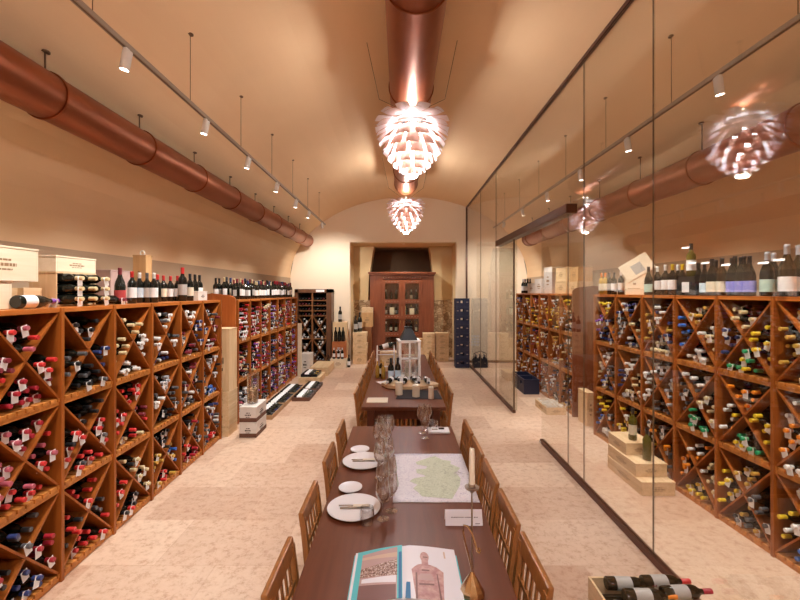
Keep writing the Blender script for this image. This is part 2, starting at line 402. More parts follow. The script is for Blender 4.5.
# ------------------------------------------------------------------ bottles
PB = [(.0, 0), (.034, 0), (.0375, .005), (.0375, .185), (.033, .205), (.018, .225), (.0145, .24), (.0142, .296), (.0, .297)]
PU = [(.0, 0), (.036, 0), (.0405, .006), (.0405, .150), (.034, .185), (.020, .222), (.0145, .245), (.0142, .292), (.0, .293)]
PCAP = [(.0147, .245), (.0152, .247), (.0150, .284), (.0156, .285), (.0156, .300), (.0145, .302), (.0, .302)]
def lathe_mesh(name, prof, mat, n=14):
    me = MB().lathe(prof, n).mesh(name, mat); smooth(me, 50); return me
BODY = {('b', k): lathe_mesh('bottle_body', PB, k) for k in ('bottle', 'bottle_b', 'bottle_amber', 'bottle_olive')}
BODY.update({('u', k): lathe_mesh('bottle_body', PU, k) for k in ('bottle', 'bottle_b', 'bottle_amber', 'bottle_olive')})
CAP = {k: lathe_mesh('capsule', PCAP, 'cap_' + k, 12) for k in CAPC}
def tag_mb(rot=0):
    return MB().box(-.016, .058, -.024, .024, .2755, .277, X=Rz(rot))
TAG = [tag_mb(r).mesh('neck_tag', 'paper') for r in (0, .25, -.3)]
def band(r, z0, z1, mat, span=2 * PI, n=14):
    b = MB(); vs = []
    for i in range(n + 1):
        a = -PI / 2 - span / 2 + span * i / n
        vs += [(r * math.cos(a), r * math.sin(a), z0), (r * math.cos(a), r * math.sin(a), z1)]
    b.add(vs, [(2 * i, 2 * i + 2, 2 * i + 3, 2 * i + 1) for i in range(n)])
    me = b.mesh('label', mat); smooth(me, 60); return me
LABELM = {}
def label_mesh(mat, shape='b'):
    if (mat, shape) not in LABELM:
        r, z0, z1 = (.0381, .055, .15) if shape == 'b' else (.0411, .03, .115)
        LABELM[(mat, shape)] = band(r, z0, z1, mat, 4.4)
    return LABELM[(mat, shape)]
def bottle(name, label, X, cap='black', shape='b', glass='bottle', group=None, lab=None, neck=None, s=1.0, cat='bottle', coll=False):
    o = link(name, BODY[(shape, glass)]); o.matrix_world = X @ Matrix.Scale(s, 4)
    tag(o, label, cat, group)
    if cap: link('capsule', CAP[cap], o)
    if neck is not None: link('neck_tag', TAG[neck], o)
    if lab: link('label', label_mesh(lab, shape), o)
    return o
def stand(px, py, x, z, label, cap, shape='b', glass='bottle', lab='paper', s=1.0, group=None, collar=False, name='upright_wine_bottle'):
    Y = x * FPX / (px - CX)
    # the label faces the aisle
    rz = PI / 2 if x < 0 else -PI / 2
    rz *= 0.6
    return bottle(name, label, Tr(x, Y, z) @ Rz(rz), cap, shape, glass, group, lab, None, s)
def shelf_talker(x, Y, z, lab):
    b = MB().box(-.03, .03, -.001, .001, -.012, .012, X=Tr(x, Y, z) @ Rz(PI / 2 * .8) @ Rx(-.4))
    return b

# ------------------------------------------------------------------ racks and their contents
PAL_L = {1: [['rose', 'crimson', 'maroon', 'red'], ['crimson', 'red', 'rose', 'red'], ['grey', 'navy', 'black', 'crimson']],
         2: [['black', 'black', 'grey', 'navy'], ['black', 'red', 'red', 'grey'], ['red', 'red', 'black', 'grey']],
         3: [['cream', 'white', 'cream', 'white'], ['red', 'cream', 'red', 'maroon'], ['cream', 'black', 'red', 'cream']],
         4: [['white', 'navy', 'white', 'grey'], ['silver', 'black', 'white', 'grey'], ['black', 'red', 'gold', 'blue']],
         5: [['white', 'maroon', 'grey', 'navy'], ['maroon', 'white', 'grey', 'black'], ['black', 'crimson', 'red', 'grey']],
         6: [['grey', 'white', 'navy', 'maroon'], ['silver', 'blue', 'grey', 'black'], ['navy', 'red', 'grey', 'white']]}
PAL_R = {1: [['cream', 'gold', 'white', 'grey'], ['yellow', 'white', 'yellow', 'gold'], ['yellow', 'blue', 'grey', 'yellow']],
         2: [['gold', 'cream', 'navy', 'gold'], ['yellow', 'white', 'yellow', 'orange'], ['yellow', 'blue', 'yellow', 'white']],
         3: [['cream', 'green', 'yellow', 'navy'], ['orange', 'green', 'yellow', 'white'], ['gold', 'grey', 'grey', 'yellow']],
         4: [['gold', 'white', 'cream', 'blue'], ['white', 'green', 'cream', 'grey'], ['white', 'yellow', 'cream', 'orange']],
         5: [['white', 'cream', 'navy', 'gold'], ['white', 'grey', 'silver', 'white'], ['grey', 'white', 'orange', 'yellow']],
         6: [['navy', 'white', 'cream', 'grey'], ['white', 'silver', 'cream', 'navy'], ['yellow', 'white', 'grey', 'yellow']],
         7: [['yellow', 'navy', 'gold', 'violet'], ['white', 'blue', 'grey', 'cream'], ['yellow', 'white', 'grey', 'blue']]}
POCKETS = ['upper', 'lower', 'near-side', 'far-side']
def pack(poly_ok, y0, y1, z0, z1, cap, rnd):
    """settle circles of bottle size from the bottom of a pocket upwards"""
    out = []
    z = z0
    while z < z1 and len(out) < cap:
        ys = [y0 + (y1 - y0) * k / 26 for k in range(27)]
        if rnd.random() < .5: ys.reverse()
        for y in ys:
            if poly_ok(y, z) and all((y - a) ** 2 + (z - c) ** 2 > .0768 ** 2 for a, c in out):
                out.append((y, z))
                if len(out) >= cap: break
        z += .006
    return out
RECORDS = []      # every bottle lying in a rack
def fill_bin(T, side, xf, ya, yb, za, zb, cols, rack, bay, row, rnd, fill=(.55, 1.0), cross=True):
    w, h = yb - ya, zb - za; yc, zc = (ya + yb) / 2, (za + zb) / 2
    R = .0405; L = math.hypot(w, h)
    def sd(y, z):    # distances to the two diagonals, signed
        u, v = y - yc, z - zc
        return (h * u - w * v) / L, (h * u + w * v) / L
    g = R + .008
    for pi, pk in enumerate(POCKETS):
        if not cross and pi > 0: break
        def ok(y, z, pi=pi):
            if not (ya + R + .012 <= y <= yb - R - .012 and za + R <= z <= zb - R - .01): return False
            if not cross: return True
            d1, d2 = sd(y, z)
            if pi == 0: return d1 < -g and d2 > g
            if pi == 1: return d1 > g and d2 < -g
            nearside = d1 < -g and d2 < -g
            farside = d1 > g and d2 > g
            return nearside if pi == 2 else farside
        full = len(pack(ok, ya, yb, za, zb, 99, random.Random(1)))
        n = max(1, round(full * rnd.uniform(*fill)))
        spots = pack(ok, ya, yb, za, zb, n, rnd)
        col = cols[pi % len(cols)]
        alt = rnd.choice(cols)
        for k, (y, z) in enumerate(spots):
            c = (col if rnd.random() < .72 else alt) if cross else rnd.choice(cols)
            pro = rnd.uniform(-.045, .04)
            X = T @ Tr(xf + side * (pro - .30), y, z) @ (Ry(PI / 2) if side > 0 else Ry(-PI / 2) @ Rz(PI)) @ Rx(rnd.uniform(-.02, .02))
            tip = X @ Vector((0, 0, .3))
            RECORDS.append(dict(X=X, cap=c, neck=rnd.choice([0, 1, 2]) if rnd.random() < .42 else None, shape='b',
                                rack=rack, bay=bay, row=row, pk=pk if cross else 'whole', k=k, tip=tip))
def rack(label, side, origin, rz, posts, levels, depth, rackname, pal, group=None, mw='rack', cross=True, panel=None, brace=True, seed=1, fill=(.72, 1.0), dd=.27):
    """side +1: the open front looks along +X; local x=0 is the front, y runs along the rack"""
    rnd = random.Random(seed)
    t = thing('wine_rack', label, 'wine rack', origin, rz, group)
    T = Tr(*origin) @ Rz(rz)
    xb = -side * depth
    lo, hi = min(0, xb), max(0, xb)
    top = levels[-1]
    fr = lambda a: (min(side * a, xb), max(side * a, xb))
    for y in posts:
        x0, x1 = fr(.012)
        part('upright', MB().box(x0, x1, y - .014, y + .014, 0, top + .001), mw, t, bev=.003)
    for i, z in enumerate(levels):
        b = MB()
        if i == len(levels) - 1:
            b.box(lo, hi, posts[0], posts[-1], z - .03, z); nm, mm = 'top_board', 'rack_y'
        else:
            y = posts[0] + .02
            while y + .05 < posts[-1]:
                b.box(lo, hi, y, y + .048, z - .026, z - .001); y += .062
            x0, x1 = sorted((-side * .004, -side * .03))
            b.box(x0, x1, posts[0], posts[-1], z - .052, z - .026)
            x0, x1 = sorted((xb + side * .03, xb + side * .06))
            b.box(x0, x1, posts[0], posts[-1], z - .052, z - .026)
            nm, mm = 'shelf', 'rack_x'
        part(nm, b, mm, t)
    x0, x1 = sorted((-side * .012, -side * .03))
    part('plinth', MB().box(x0, x1, posts[0], posts[-1], 0, max(.02, levels[0] - .027)), 'rack_y', t)
    part('back_panel', MB().box(xb - .006, xb + .006, posts[0], posts[-1], .02, top - .03), 'rack_shade', t)
    for bay, (ya, yb) in enumerate(zip(posts, posts[1:])):
        for row in range(len(levels) - 1):
            za, zb = levels[row], levels[row + 1] - (.03 if row == len(levels) - 2 else .052)
            if cross:
                w, h = (yb - ya - .028), zb - za
                yc, zc = (ya + yb) / 2, (za + zb) / 2
                for sg in (1, -1):
                    a = math.atan2(h, w * sg)
                    L = math.hypot(w, h) - .012
                    x0, x1 = sorted((-side * .006, -side * dd))
                    part('divider', MB().box(x0, x1, -L / 2, L / 2, -.007, .007, X=Tr(0, yc, zc) @ Rx(a)), mw, t)
            cols = pal.get(bay, {}) if isinstance(pal, dict) else None
            r = len(levels) - 2 - row
            cols = cols[r] if cols else rnd.sample(pal if not isinstance(pal, dict) else list(CAPC), 4)
            fill_bin(T, side, 0, ya + .014, yb - .014, za, zb, cols, rackname, bay, ['top', 'middle', 'bottom'][r] if r < 3 else 'bottom', rnd, fill, cross)
    if panel:
        y, mat, zt = panel
        xs = [lo - .01, hi + .03] if side > 0 else [hi + .01, lo - .03]
        w = abs(xs[1] - xs[0])
        poly = [(0, 0), (w, 0), (w, zt - .09)] + [(w - .16 * (1 - math.cos(a)) - 0, zt - .09 + .07 * math.sin(a)) for a in (.4, .8, 1.2, PI / 2)] + [(w * .3, zt), (0, zt - .03)]
        bb = MB().prism(poly, 0, .035, X=Matrix(((1 if side > 0 else -1, 0, 0, xs[0]), (0, 0, 1, y), (0, 1, 0, 0), (0, 0, 0, 1))))
        part('side_panel', bb, mat, t, bev=.003)
    if brace:
        pass
    return t, T
# left racks
LPOSTS = [1.74 + .55 * k for k in range(8)]
LO = (-2.305, 0, 0); LRZ = math.radians(1.45)
LP = [y - 0 for y in LPOSTS]
rackA, TA = rack('long orange-brown wine rack facing the glass, with stepped crosses and crates on top', 1, (-2.24, 0, 0), math.radians(2.1),
                 LP, [.06, .67, 1.27, 1.89], .46, 'near rack facing the glass', PAL_L, seed=11)
part('brace', MB().prism([(0, 0), (.30, 0), (.22, .06), (.12, .085), (0, .09)], 0, .02, X=Tr(-.34, 4.28, 1.885) @ Rz(PI / 2) @ Rx(PI / 2)), 'panel', rackA)
MIXL = ['red', 'crimson', 'maroon', 'black', 'grey', 'white', 'navy', 'cream', 'silver', 'rose', 'violet', 'black']
rackB, TB = rack('farther orange-brown wine rack with a curved end panel, standing facing the glass', 1, (-2.45, 0, 0), 0,
                 [6.2 + .505 * k for k in range(8)], [.06, .66, 1.26, 1.88], .46, 'far rack facing the glass', MIXL, seed=5, panel=(6.02, 'panel', 1.98), fill=(.86, 1.0), cross=False)
# right racks behind the glass
RP = [1.51 + .53 * k for k in range(9)]
rackC, TC = rack('long orange-brown wine rack behind the glass, crossed bins full of coloured capsules', -1, (2.93, 0, 0), math.radians(2.0),
                 RP, [.05, .69, 1.33, 1.965], .46, 'near rack behind the glass', PAL_R, seed=23, dd=.12, fill=(.8, 1.0))
MIXR = ['cream', 'gold', 'white', 'grey', 'black', 'navy', 'yellow', 'silver', 'black', 'maroon']
rackD, TD = rack('farther wine rack behind the glass with a dark peaked end panel', -1, (2.79, 0, 0), 0,
                 [6.62 + .53 * k for k in range(7)], [.05, .69, 1.33, 1.97], .46, 'far rack behind the glass', MIXR, seed=29, panel=(6.55, 'panel_dark', 2.10), fill=(.88, 1.0), dd=.12)

# the low brown rack standing against the end wall
def end_rack():
    x0, x1, y0, y1, zt = -2.86, -1.86, 11.12, 11.55, 2.08
    t = thing('framed_wine_rack', 'brown framed wine rack standing against the cream end wall', 'wine rack', ((x0 + x1) / 2, y1, 0))
    P = lambda n, b, m, **k: part(n, b, m, t, world=True, **k)
    P('frame', MB().box(x0, x0 + .09, y0, y1, 0, zt).box(x1 - .14, x1, y0, y1, 0, zt).box(x0, x1, y0, y1, zt - .1, zt).box(x0, x1, y0, y1, 0, .1), 'far_frame')
    P('back_panel', MB().box(x0, x1, y1 - .02, y1, .05, zt - .05), 'rack_shade')
    a, c = x0 + .09, x1 - .14; mid = (a + c) / 2
    P('upright', MB().box(mid - .015, mid + .015, y0 + .005, y1 - .02, .1, zt - .1), 'far_rack')
    rows = [.13, .74, 1.36, 1.50, 1.64, 1.78]
    for z in rows:
        P('shelf', MB().box(a, c, y0 + .004, y1 - .02, z - .022, z), 'far_rack')
    rnd = random.Random(3)
    for bi, (xa, xb) in enumerate(((a, mid - .015), (mid + .015, c))):
        for ri, (za, zb) in enumerate(((.13, .718), (.74, 1.338))):
            w, h = xb - xa, zb - za
            for sg in (1, -1):
                ang = math.atan2(h, w * sg); L = math.hypot(w, h) - .012
                P('divider', MB().box(-L / 2, L / 2, y0 + .01, y1 - .02, -.008, .008, X=Tr((xa + xb) / 2, 0, (za + zb) / 2) @ Ry(-ang)), 'far_rack')
            # local frame: rack-local y -> world x, front looks along -Y
            Tm = Matrix(((0, 1, 0, 0), (-1, 0, 0, y0), (0, 0, 1, 0), (0, 0, 0, 1)))
            fill_bin(Tm, 1, 0, xa, xb, za, zb, ['white', 'silver', 'grey', 'black'], 'brown rack on the end wall', bi, ['bottom', 'middle'][ri], rnd, (.5, .8))
        for z in rows[2:]:
            for k in range(4):
                x = xa + .05 + k * .085
                if x > xb - .045: continue
                X = Tr(x, y0 + .27, z + .041) @ Rx(PI / 2)
                RECORDS.append(dict(X=X, cap=rnd.choice(['black', 'grey', 'maroon', 'black']), neck=None, shape='b', rack='brown rack on the end wall', bay=bi, row='top', pk='x', k=k, tip=X @ Vector((0, 0, .3))))
    P('name_plate', MB().box(-2.28, -2.05, y0 - .006, y0 + .002, zt - .08, zt - .02), 'paper', label='white plate on the top rail')
end_rack()

# choose the 300 that show largest; the rest are one mass
def px_of(p): return (CX + FPX * p.x / p.y, CY - FPX * (p.z - CAMZ) / p.y)
def inview(r):
    p = r['tip']
    if p.y < .6: return False
    x, y = px_of(p); return -2 < x < 802 and -2 < y < 602
near = [r for r in RECORDS if r['rack'].startswith('near') and inview(r)]
near.sort(key=lambda r: r['tip'].length)
pick = near[:300]
ids = set(id(r) for r in pick)
for r in pick:
    o_ = 'lowest' if r['k'] == 0 else ORD[r['k']] + ' lowest'
    lab = '%s-capped bottle, %s in %s pocket, %s row, %s bay of %s' % (r['cap'], o_, r['pk'], r['row'], ORD[r['bay']],
          'rack facing glass' if 'facing' in r['rack'] else 'rack behind glass')
    r['o'] = bottle('wine_bottle', lab, r['X'], r['cap'], r['shape'], 'bottle', 'bottles lying in the ' + r['rack'], None, r['neck'])
rest = [r for r in RECORDS if id(r) not in ids]
capk = list(CAPC)
b = MB(); lowB = [p for p in PB if True]
for r in rest:
    n = 10
    b.lathe([(.034, 0), (.0375, .005), (.0375, .185), (.018, .225), (.0145, .24)], n, 0, r['X'])
    b.lathe([(.0158, .238), (.0158, .284), (.0166, .286), (.0166, .301), (.0, .303)], 8, 2 + capk.index(r['cap']), r['X'])
    if r['neck'] is not None: 
        t_ = tag_mb((0, .25, -.3)[r['neck']]); b.add(t_.v, t_.f, 1, r['X'])
me = b.mesh('wine_bottles_on_racks', ['bottle', 'paper'] + ['cap_' + k for k in capk]); smooth(me, 45)
o = link('racked_wine_bottles', me); o['kind'] = 'stuff'
tag(o, 'hundreds of smaller-looking dark bottles filling the remaining rack bins', 'bottles')
# ------------------------------------------------------------------ crates, cartons and bottles standing about
def marks(t, faces, x0, x1, y0, y1, z0, z1, mat='ink_soft', s=1.0):
    for fc in faces:
        b = MB()
        if fc[1] == 'y': L, H, c = x1 - x0, z1 - z0, ((x0 + x1) / 2, y0 if fc[0] == '-' else y1, (z0 + z1) / 2)
        else: L, H, c = y1 - y0, z1 - z0, (x1 if fc[0] == '+' else x0, (y0 + y1) / 2, (z0 + z1) / 2)
        w, h = L * .36 * s, H * .12
        e = .0012
        rows = [(-w * .5, w * .5, -h * .4, h * .4), (-w * .3, w * .3, h * 1.0, h * 1.5), (-w * .35, w * .35, -h * 1.4, -h * 1.0)]
        rnd = random.Random(round(c[0] * 71 + c[1] * 37 + c[2] * 101))
        for u0, u1, v0, v1 in rows:
            u = u0
            while u < u1:
                du = rnd.uniform(.012, .03) * max(1, L * 1.6)
                ue = min(u1, u + du)
                if fc[1] == 'y': b.box(c[0] + u, c[0] + ue, c[1] - e, c[1] + e, c[2] + v0, c[2] + v1)
                else: b.box(c[0] - e, c[0] + e, c[1] + u, c[1] + ue, c[2] + v0, c[2] + v1)
                u = ue + .006
        part('printed_mark', b, mat, t, world=True, label='faded printed mark')
def crate(label, x0, x1, y0, y1, z0, z1, mat='pine', group=None, mk=('-y',), lid=True, name='wooden_crate', cat='crate', ink='ink_soft', open_side=None, rz=0, skirt=None):
    c = Vector(((x0 + x1) / 2, (y0 + y1) / 2, z0))
    t = thing(name, label, cat, c, 0, group)
    th = .014
    b = MB()
    zt = z1 - (th if lid else 0)
    sides = {'-y': (x0, x1, y0, y0 + th, z0, zt), '+y': (x0, x1, y1 - th, y1, z0, zt), '-x': (x0, x0 + th, y0 + th, y1 - th, z0, zt), '+x': (x1 - th, x1, y0 + th, y1 - th, z0, zt)}
    for k, v in sides.items():
        if k != open_side: b.box(*v)
    b.box(x0 + th, x1 - th, y0 + th, y1 - th, z0, z0 + th)
    part('body', b, mat, t, world=True, bev=.002)
    if lid: part('lid', MB().box(x0 - .003, x1 + .003, y0 - .003, y1 + .003, z1 - th + .001, z1), mat, t, world=True, bev=.002)
    marks(t, mk, x0, x1, y0, y1, z0, zt, ink)
    if skirt: part('printed_band', MB().box(x0 - .0015, x1 + .0015, y0 - .0015, y1 + .0015, z0 + .004, z0 + .06), skirt, t, world=True, label='dark brown printed band round the base')
    if rz: t.rotation_euler = (0, 0, rz)
    return t
# --- on the near rack facing the glass
ZT = 1.892
g = 'crates on top of the near rack'
crate('whitish wooden crate overhanging at the near end of rack top', -2.72, -2.47, 2.30, 2.80, 2.07, 2.29, 'pine_white', g, ('+x',))
crate('pale crate supporting the overhanging whitish crate on rack top', -2.72, -2.48, 2.25, 2.62, ZT, 2.07, 'pine_white', g, ())
crate('small open pine crate lying behind the bottle on rack top', -2.80, -2.62, 2.84, 3.00, ZT, 2.03, 'pine', g, (), False, open_side='-y')
crate('flat whitish crate laid across the open bottle crate', -2.78, -2.56, 3.05, 3.45, 2.155, 2.275, 'pine_white', g, ('+x',))
crate('pine crate open towards the aisle, filled with gold-capped bottles', -2.76, -2.56, 3.05, 3.45, ZT, 2.154, 'pine_z', g, (), True, open_side='+x')
k = 0
for row in range(3):
    for j in range(3):
        X = Tr(-2.735 + .012 * ((j * 7 + row * 3) % 3) + .02, 3.125 + j * .12, ZT + .056 + row * .0785) @ Ry(PI / 2)
        bottle('displayed_wine_bottle', 'gold-capped bottle lying in open pine crate, %s row up, %s from near side' % (ORD[row], ORD[j]), X, 'cream', 'b', 'bottle', 'bottles in the open pine crate', None, (k * 2) % 3 if k % 3 != 1 else None)
        k += 1
bottle('displayed_wine_bottle', 'dark magnum with white label lying lengthwise on the rack edge', Tr(-2.44, 2.60, ZT + .044) @ Rx(-PI / 2) @ Rz(1.9), 'violet', 'u', 'bottle', None, 'paper', 0, 1.07)
crate('rosy cardboard carton standing behind bottles on the rack top', -2.90, -2.71, 3.84, 4.13, ZT, 2.21, 'card_pink', None, ('+x',), name='cardboard_carton', cat='carton')
t = crate('narrow tan wooden wine box with a ring handle on rack top', -2.88, -2.74, 4.42, 4.53, ZT, 2.40, 'pine_tan', None, ('-y',))
part('ring_handle', MB().tube([(-2.81 + .025 * math.cos(a * PI / 5), 4.475, 2.425 + .025 * math.sin(a * PI / 5)) for a in range(11)], .006), 'white_metal', t, world=True)
for i, (y, x) in enumerate(((3.52, -2.62), (3.62, -2.6), (3.73, -2.63))):
    bottle('displayed_wine_bottle', 'dark bottle lying on rack top beside rosy carton, %s from the open crate' % ORD[i], Tr(x - .12, y, ZT + .041) @ Ry(PI / 2), ['black', 'maroon', 'black'][i], 'b', 'bottle', 'bottles lying beside the rosy carton', None, [None, 0, None][i])
for px, x, cap, lab, s, sh, txt in (
    (120, -2.52, 'maroon', 'label_red', 1.08, 'u', 'plump dark bottle with red label before the rosy carton'),
    (132, -2.52, 'red', 'paper', 1.0, 'b', 'red-capped bottle with tall white label next to the plump bottle'),
    (139.5, -2.60, 'white', 'label_sky', 1.0, 'b', 'white-capped bottle with sky-coloured label on rack top'),
    (147, -2.55, 'grey', 'label_grey', 1.0, 'b', 'grey-capped dark bottle in front of the ring-handled box'),
    (154, -2.50, 'white', 'paper', 1.0, 'b', 'white-capped bottle with large white label by the wedge'),
    (157.5, -2.70, 'red', None, 1.0, 'b', 'red-capped bottle behind the white-labelled one, first of the red row'),
    (163.5, -2.70, 'red', 'label_cream', .98, 'b', 'red-capped bottle with cream label, second of the red row'),
    (170.5, -2.70, 'red', 'paper', .98, 'b', 'red-capped bottle with white label, third of the red row'),
    (177.5, -2.66, 'red', 'paper', 1.0, 'b', 'red-capped bottle with white label, last of the red row'),
    (182.5, -2.58, 'red', 'label_grey', 1.32, 'b', 'tall red-capped magnum rising above the other rack-top bottles'),
    (190, -2.58, 'black', 'label_cream', 1.1, 'b', 'black-capped bottle with cream label next to tall magnum'),
    (195, -2.62, 'black', None, 1.1, 'b', 'unlabelled dark bottle two along from the tall magnum'),
    (199.5, -2.66, 'black', 'paper', 1.1, 'b', 'dark bottle with white label before the small framed box')):
    stand(px, 0, x, ZT, txt, cap, sh, 'bottle', lab, s, 'bottles standing on the near rack')
crate('white printed gift carton with dark picture at far end of rack top', -2.72, -2.52, 5.12, 5.36, ZT, 2.01, 'carton', None, ('-y', '+x'), name='cardboard_carton', cat='carton', ink='ink')
crate('small tan box standing behind the printed gift carton', -2.90, -2.74, 5.28, 5.40, ZT, 2.14, 'pine_tan', None, ())
# --- on the far rack facing the glass: two rows of bottles
rnd = random.Random(41)
LABS = ['paper', 'paper', 'label_cream', 'paper', None, 'label_grey', 'label_sky', 'paper']
for row, x, n in ((0, -2.56, 30), (1, -2.72, 28)):
    for i in range(n):
        y = 6.34 + i * 3.36 / n
        cap = rnd.choice(['black', 'black', 'grey', 'maroon', 'navy', 'cream', 'crimson'])
        lb = rnd.choice(LABS); s = rnd.uniform(.98, 1.14) if row == 0 else rnd.uniform(1.05, 1.2)
        names = {'paper': 'white', 'label_cream': 'cream', 'label_grey': 'grey', 'label_sky': 'pale blue'}
        bottle('upright_wine_bottle', '%s-capped bottle %s, %s along the %s row on far rack' % (cap, 'with %s label' % names[lb] if lb else 'without label', ORD[i], 'front' if row == 0 else 'rear'),
               Tr(x + rnd.uniform(-.012, .012), y, 1.882) @ Rz(PI / 2 + .6), cap, 'b', 'bottle', 'bottles standing on the far rack', lb, None, s)
for i, y in enumerate((6.30, 6.42)):
    bottle('upright_wine_bottle', 'dark bottle standing behind the curved end panel, %s of two' % ['nearer', 'farther'][i], Tr(-2.83, y, 1.882), 'black', 'b', 'bottle', None, 'paper', None, 1.1)
crate('yellowish box standing among the bottles on the far rack', -2.66, -2.58, 8.02, 8.10, 1.882, 2.20, 'pine_tan', None, (), name='gift_box', cat='box') if False else None
# --- tall crates between the two racks facing the glass
zz = 0
for i, (h, nm) in enumerate(((.15, 'bottom'), (.27, 'second'), (.20, 'third'))):
    crate('pine crate, %s of the stack beside the curved end panel' % nm, -2.62, -2.37, 5.66, 5.98, zz, zz + h - .004, 'pine', 'crates stacked between the racks', ('-y',)); zz += h
crate('tall pine crate standing upright on the stack beside the end panel', -2.60, -2.37, 5.68, 5.96, zz, zz + .87, 'pine_z', 'crates stacked between the racks', ('-y',), ink='ink')
# --- white cartons with the vase of corks
for i, z in enumerate((0, .212)):
    crate(['lower white carton with dark brown band under the vase stack', 'upper white carton with dark brown band carrying the cork vase'][i], -2.20, -1.97, 5.62, 6.04, z, z + .21, 'carton', 'white cartons by the end panel', ('-y', '+x'), name='cardboard_carton', cat='carton', ink='ink', skirt='carton_band')
t = thing('cork_vase', 'tall clear glass vase half full of corks on white cartons', 'vase', (-2.09, 5.82, .423))
me = part('vase_glass', MB().lathe([(.0, 0), (.075, 0), (.08, .43), (.077, .43), (.072, .012), (0, .012)], 20), 'clear', t, 40)
b = MB(); rnd = random.Random(9)
for i in range(90):
    a, r, z = rnd.uniform(0, 2 * PI), .055 * math.sqrt(rnd.random()), .03 + rnd.random() * .17
    b.lathe([(0, -.022), (.011, -.022), (.011, .022), (0, .022)], 7, 0, Tr(r * math.cos(a), r * math.sin(a), z) @ Rx(rnd.uniform(0, 3)) @ Ry(rnd.uniform(0, 3)))
o = part('corks', b, 'cork', t); o['kind'] = 'stuff'
# --- low trays of lying bottles on the floor in front of the far rack
def tray(label, x0, x1, y0, y1, n, caps, bodyl, mat='card_brown', h=.07, z0=0.0, along='x'):
    crate(label, x0, x1, y0, y1, z0, z0 + h, mat, 'trays of bottles on the floor', (), False, name='bottle_tray', cat='tray')
    for i in range(n):
        y = y0 + .05 + i * (y1 - y0 - .1) / max(1, n - 1)
        bottle('displayed_wine_bottle', 'white-labelled bottle, %s from the near end of the %s' % (ORD[i], bodyl), Tr(x0 + .03, y, z0 + h - .01) @ Ry(PI / 2) @ Rz(-PI / 2), caps[i % len(caps)], 'b', 'bottle', 'bottles on the floor trays', 'paper', None)
for i, (y0, n) in enumerate(((6.42, 7), (7.14, 7), (7.86, 7))):
    tray('low brown tray of lying bottles, %s from the white cartons' % ORD[i], -2.34, -2.0, y0, y0 + .68, n, ['black', 'grey', 'black', 'navy'], '%s inner floor tray' % ORD[i])
for i, (y0, n) in enumerate(((7.5, 6), (8.2, 6))):
    tray('low brown tray of white-labelled bottles standing out in the aisle, %s of two' % ['nearer', 'farther'][i], -1.98, -1.66, y0, y0 + .6, n, ['black', 'grey'], '%s outer floor tray' % ['nearer', 'farther'][i], 'carton_band')
crate('flat pale carton on the floor with a dark tray on top', -2.22, -1.75, 8.95, 9.6, 0, .13, 'pine', None, ('-y',), name='floor_carton', cat='carton')
tray('dark tray of bottles on the flat pale carton', -2.18, -1.82, 9.0, 9.5, 5, ['black', 'gold'], 'dark tray on the pale carton', 'black_plastic', .06, .132)
crate('long flat tan carton on the floor near the end wall', -2.15, -1.72, 9.75, 10.7, 0, .20, 'pine', None, ('-y',), name='floor_carton', cat='carton')
crate('square whitish carton standing behind flat cartons near brown rack', -2.42, -2.17, 9.9, 10.25, 0, .50, 'carton', None, ('-y',), name='floor_carton', cat='carton', ink='ink')
crate('narrow white display carton leaning at the far rack end', -2.44, -2.36, 9.78, 9.86, 0, 1.25, 'pine_white', None, (), name='floor_carton', cat='carton')

# --- display against the end wall beside the niche
g = 'display of crates by the niche'
crate('whitish crate with printed mark at the foot of bottle display', -1.83, -1.42, 10.75, 11.05, 0, .24, 'pine_white', g, ('-y',))
crate('rusty red printed box carrying three bottles beside the niche', -1.80, -1.44, 10.85, 11.08, .242, .68, 'rust_card', g, ('-y',), name='printed_box', cat='box', ink='paper')
crate('tall pale board box behind the three bottles beside niche', -1.82, -1.44, 11.10, 11.40, 0, 1.18, 'pine_z', g, ())
for i, x in enumerate((-1.72, -1.62, -1.52)):
    bottle('upright_wine_bottle', 'dark bottle on rusty red box, %s' % ['nearest the brown rack', 'middle of three', 'nearest the niche'][i], Tr(x, 10.96, .682), 'black', 'b', 'bottle', 'three bottles on the red box', None, None, 1.25)
bottle('upright_wine_bottle', 'single dark bottle standing on the tall pale board box', Tr(-1.64, 11.24, 1.182), 'black', 'b', 'bottle', None, 'label_grey', None, 1.38)
for i, x in enumerate((-1.91, -1.36)):
    bottle('upright_wine_bottle', 'dark bottle on the floor %s the whitish display crate' % ['between the brown rack and', 'on the niche side of'][i], Tr(x, 10.9, 0), 'black', 'b', 'bottle', None, 'paper', None, 1.1)
for i, (x, cap) in enumerate(((-1.74, 'white'), (-1.62, 'silver'), (-1.52, 'white'))):
    bottle('upright_wine_bottle', 'pale-capped bottle standing before the red box, %s' % ['first', 'second', 'third'][i], Tr(x, 10.80, .242), cap, 'b', 'bottle', 'bottles before the red box', 'paper', None, .95)
zz = 0
for i, h in enumerate((.26, .14, .17, .17, .14)):
    crate('pine crate, %s of the stack at the niche corner' % ['bottom one', 'second up', 'third up', 'fourth up', 'topmost'][i], -1.31 + .01 * (i % 2), -.94 + .012 * (i % 3), 11.35, 11.75, zz, zz + h - .004, 'pine', 'crates stacked at the niche corner', ('-y',)); zz += h
for i, (x, y) in enumerate(((-1.24, 11.5), (-1.14, 11.62))):
    bottle('upright_wine_bottle', 'dark bottle on the niche corner stack, %s' % ['standing at its outer edge', 'standing farther back'][i], Tr(x, y, .88), 'black', 'b', 'bottle', None, 'label_grey', None, [1.5, 1.8][i])
crate('dark low chest inside the niche carrying two pine crates', -1.14, -.84, 11.92, 12.26, 0, .98, 'far_rack', None, (), name='wooden_chest', cat='chest')
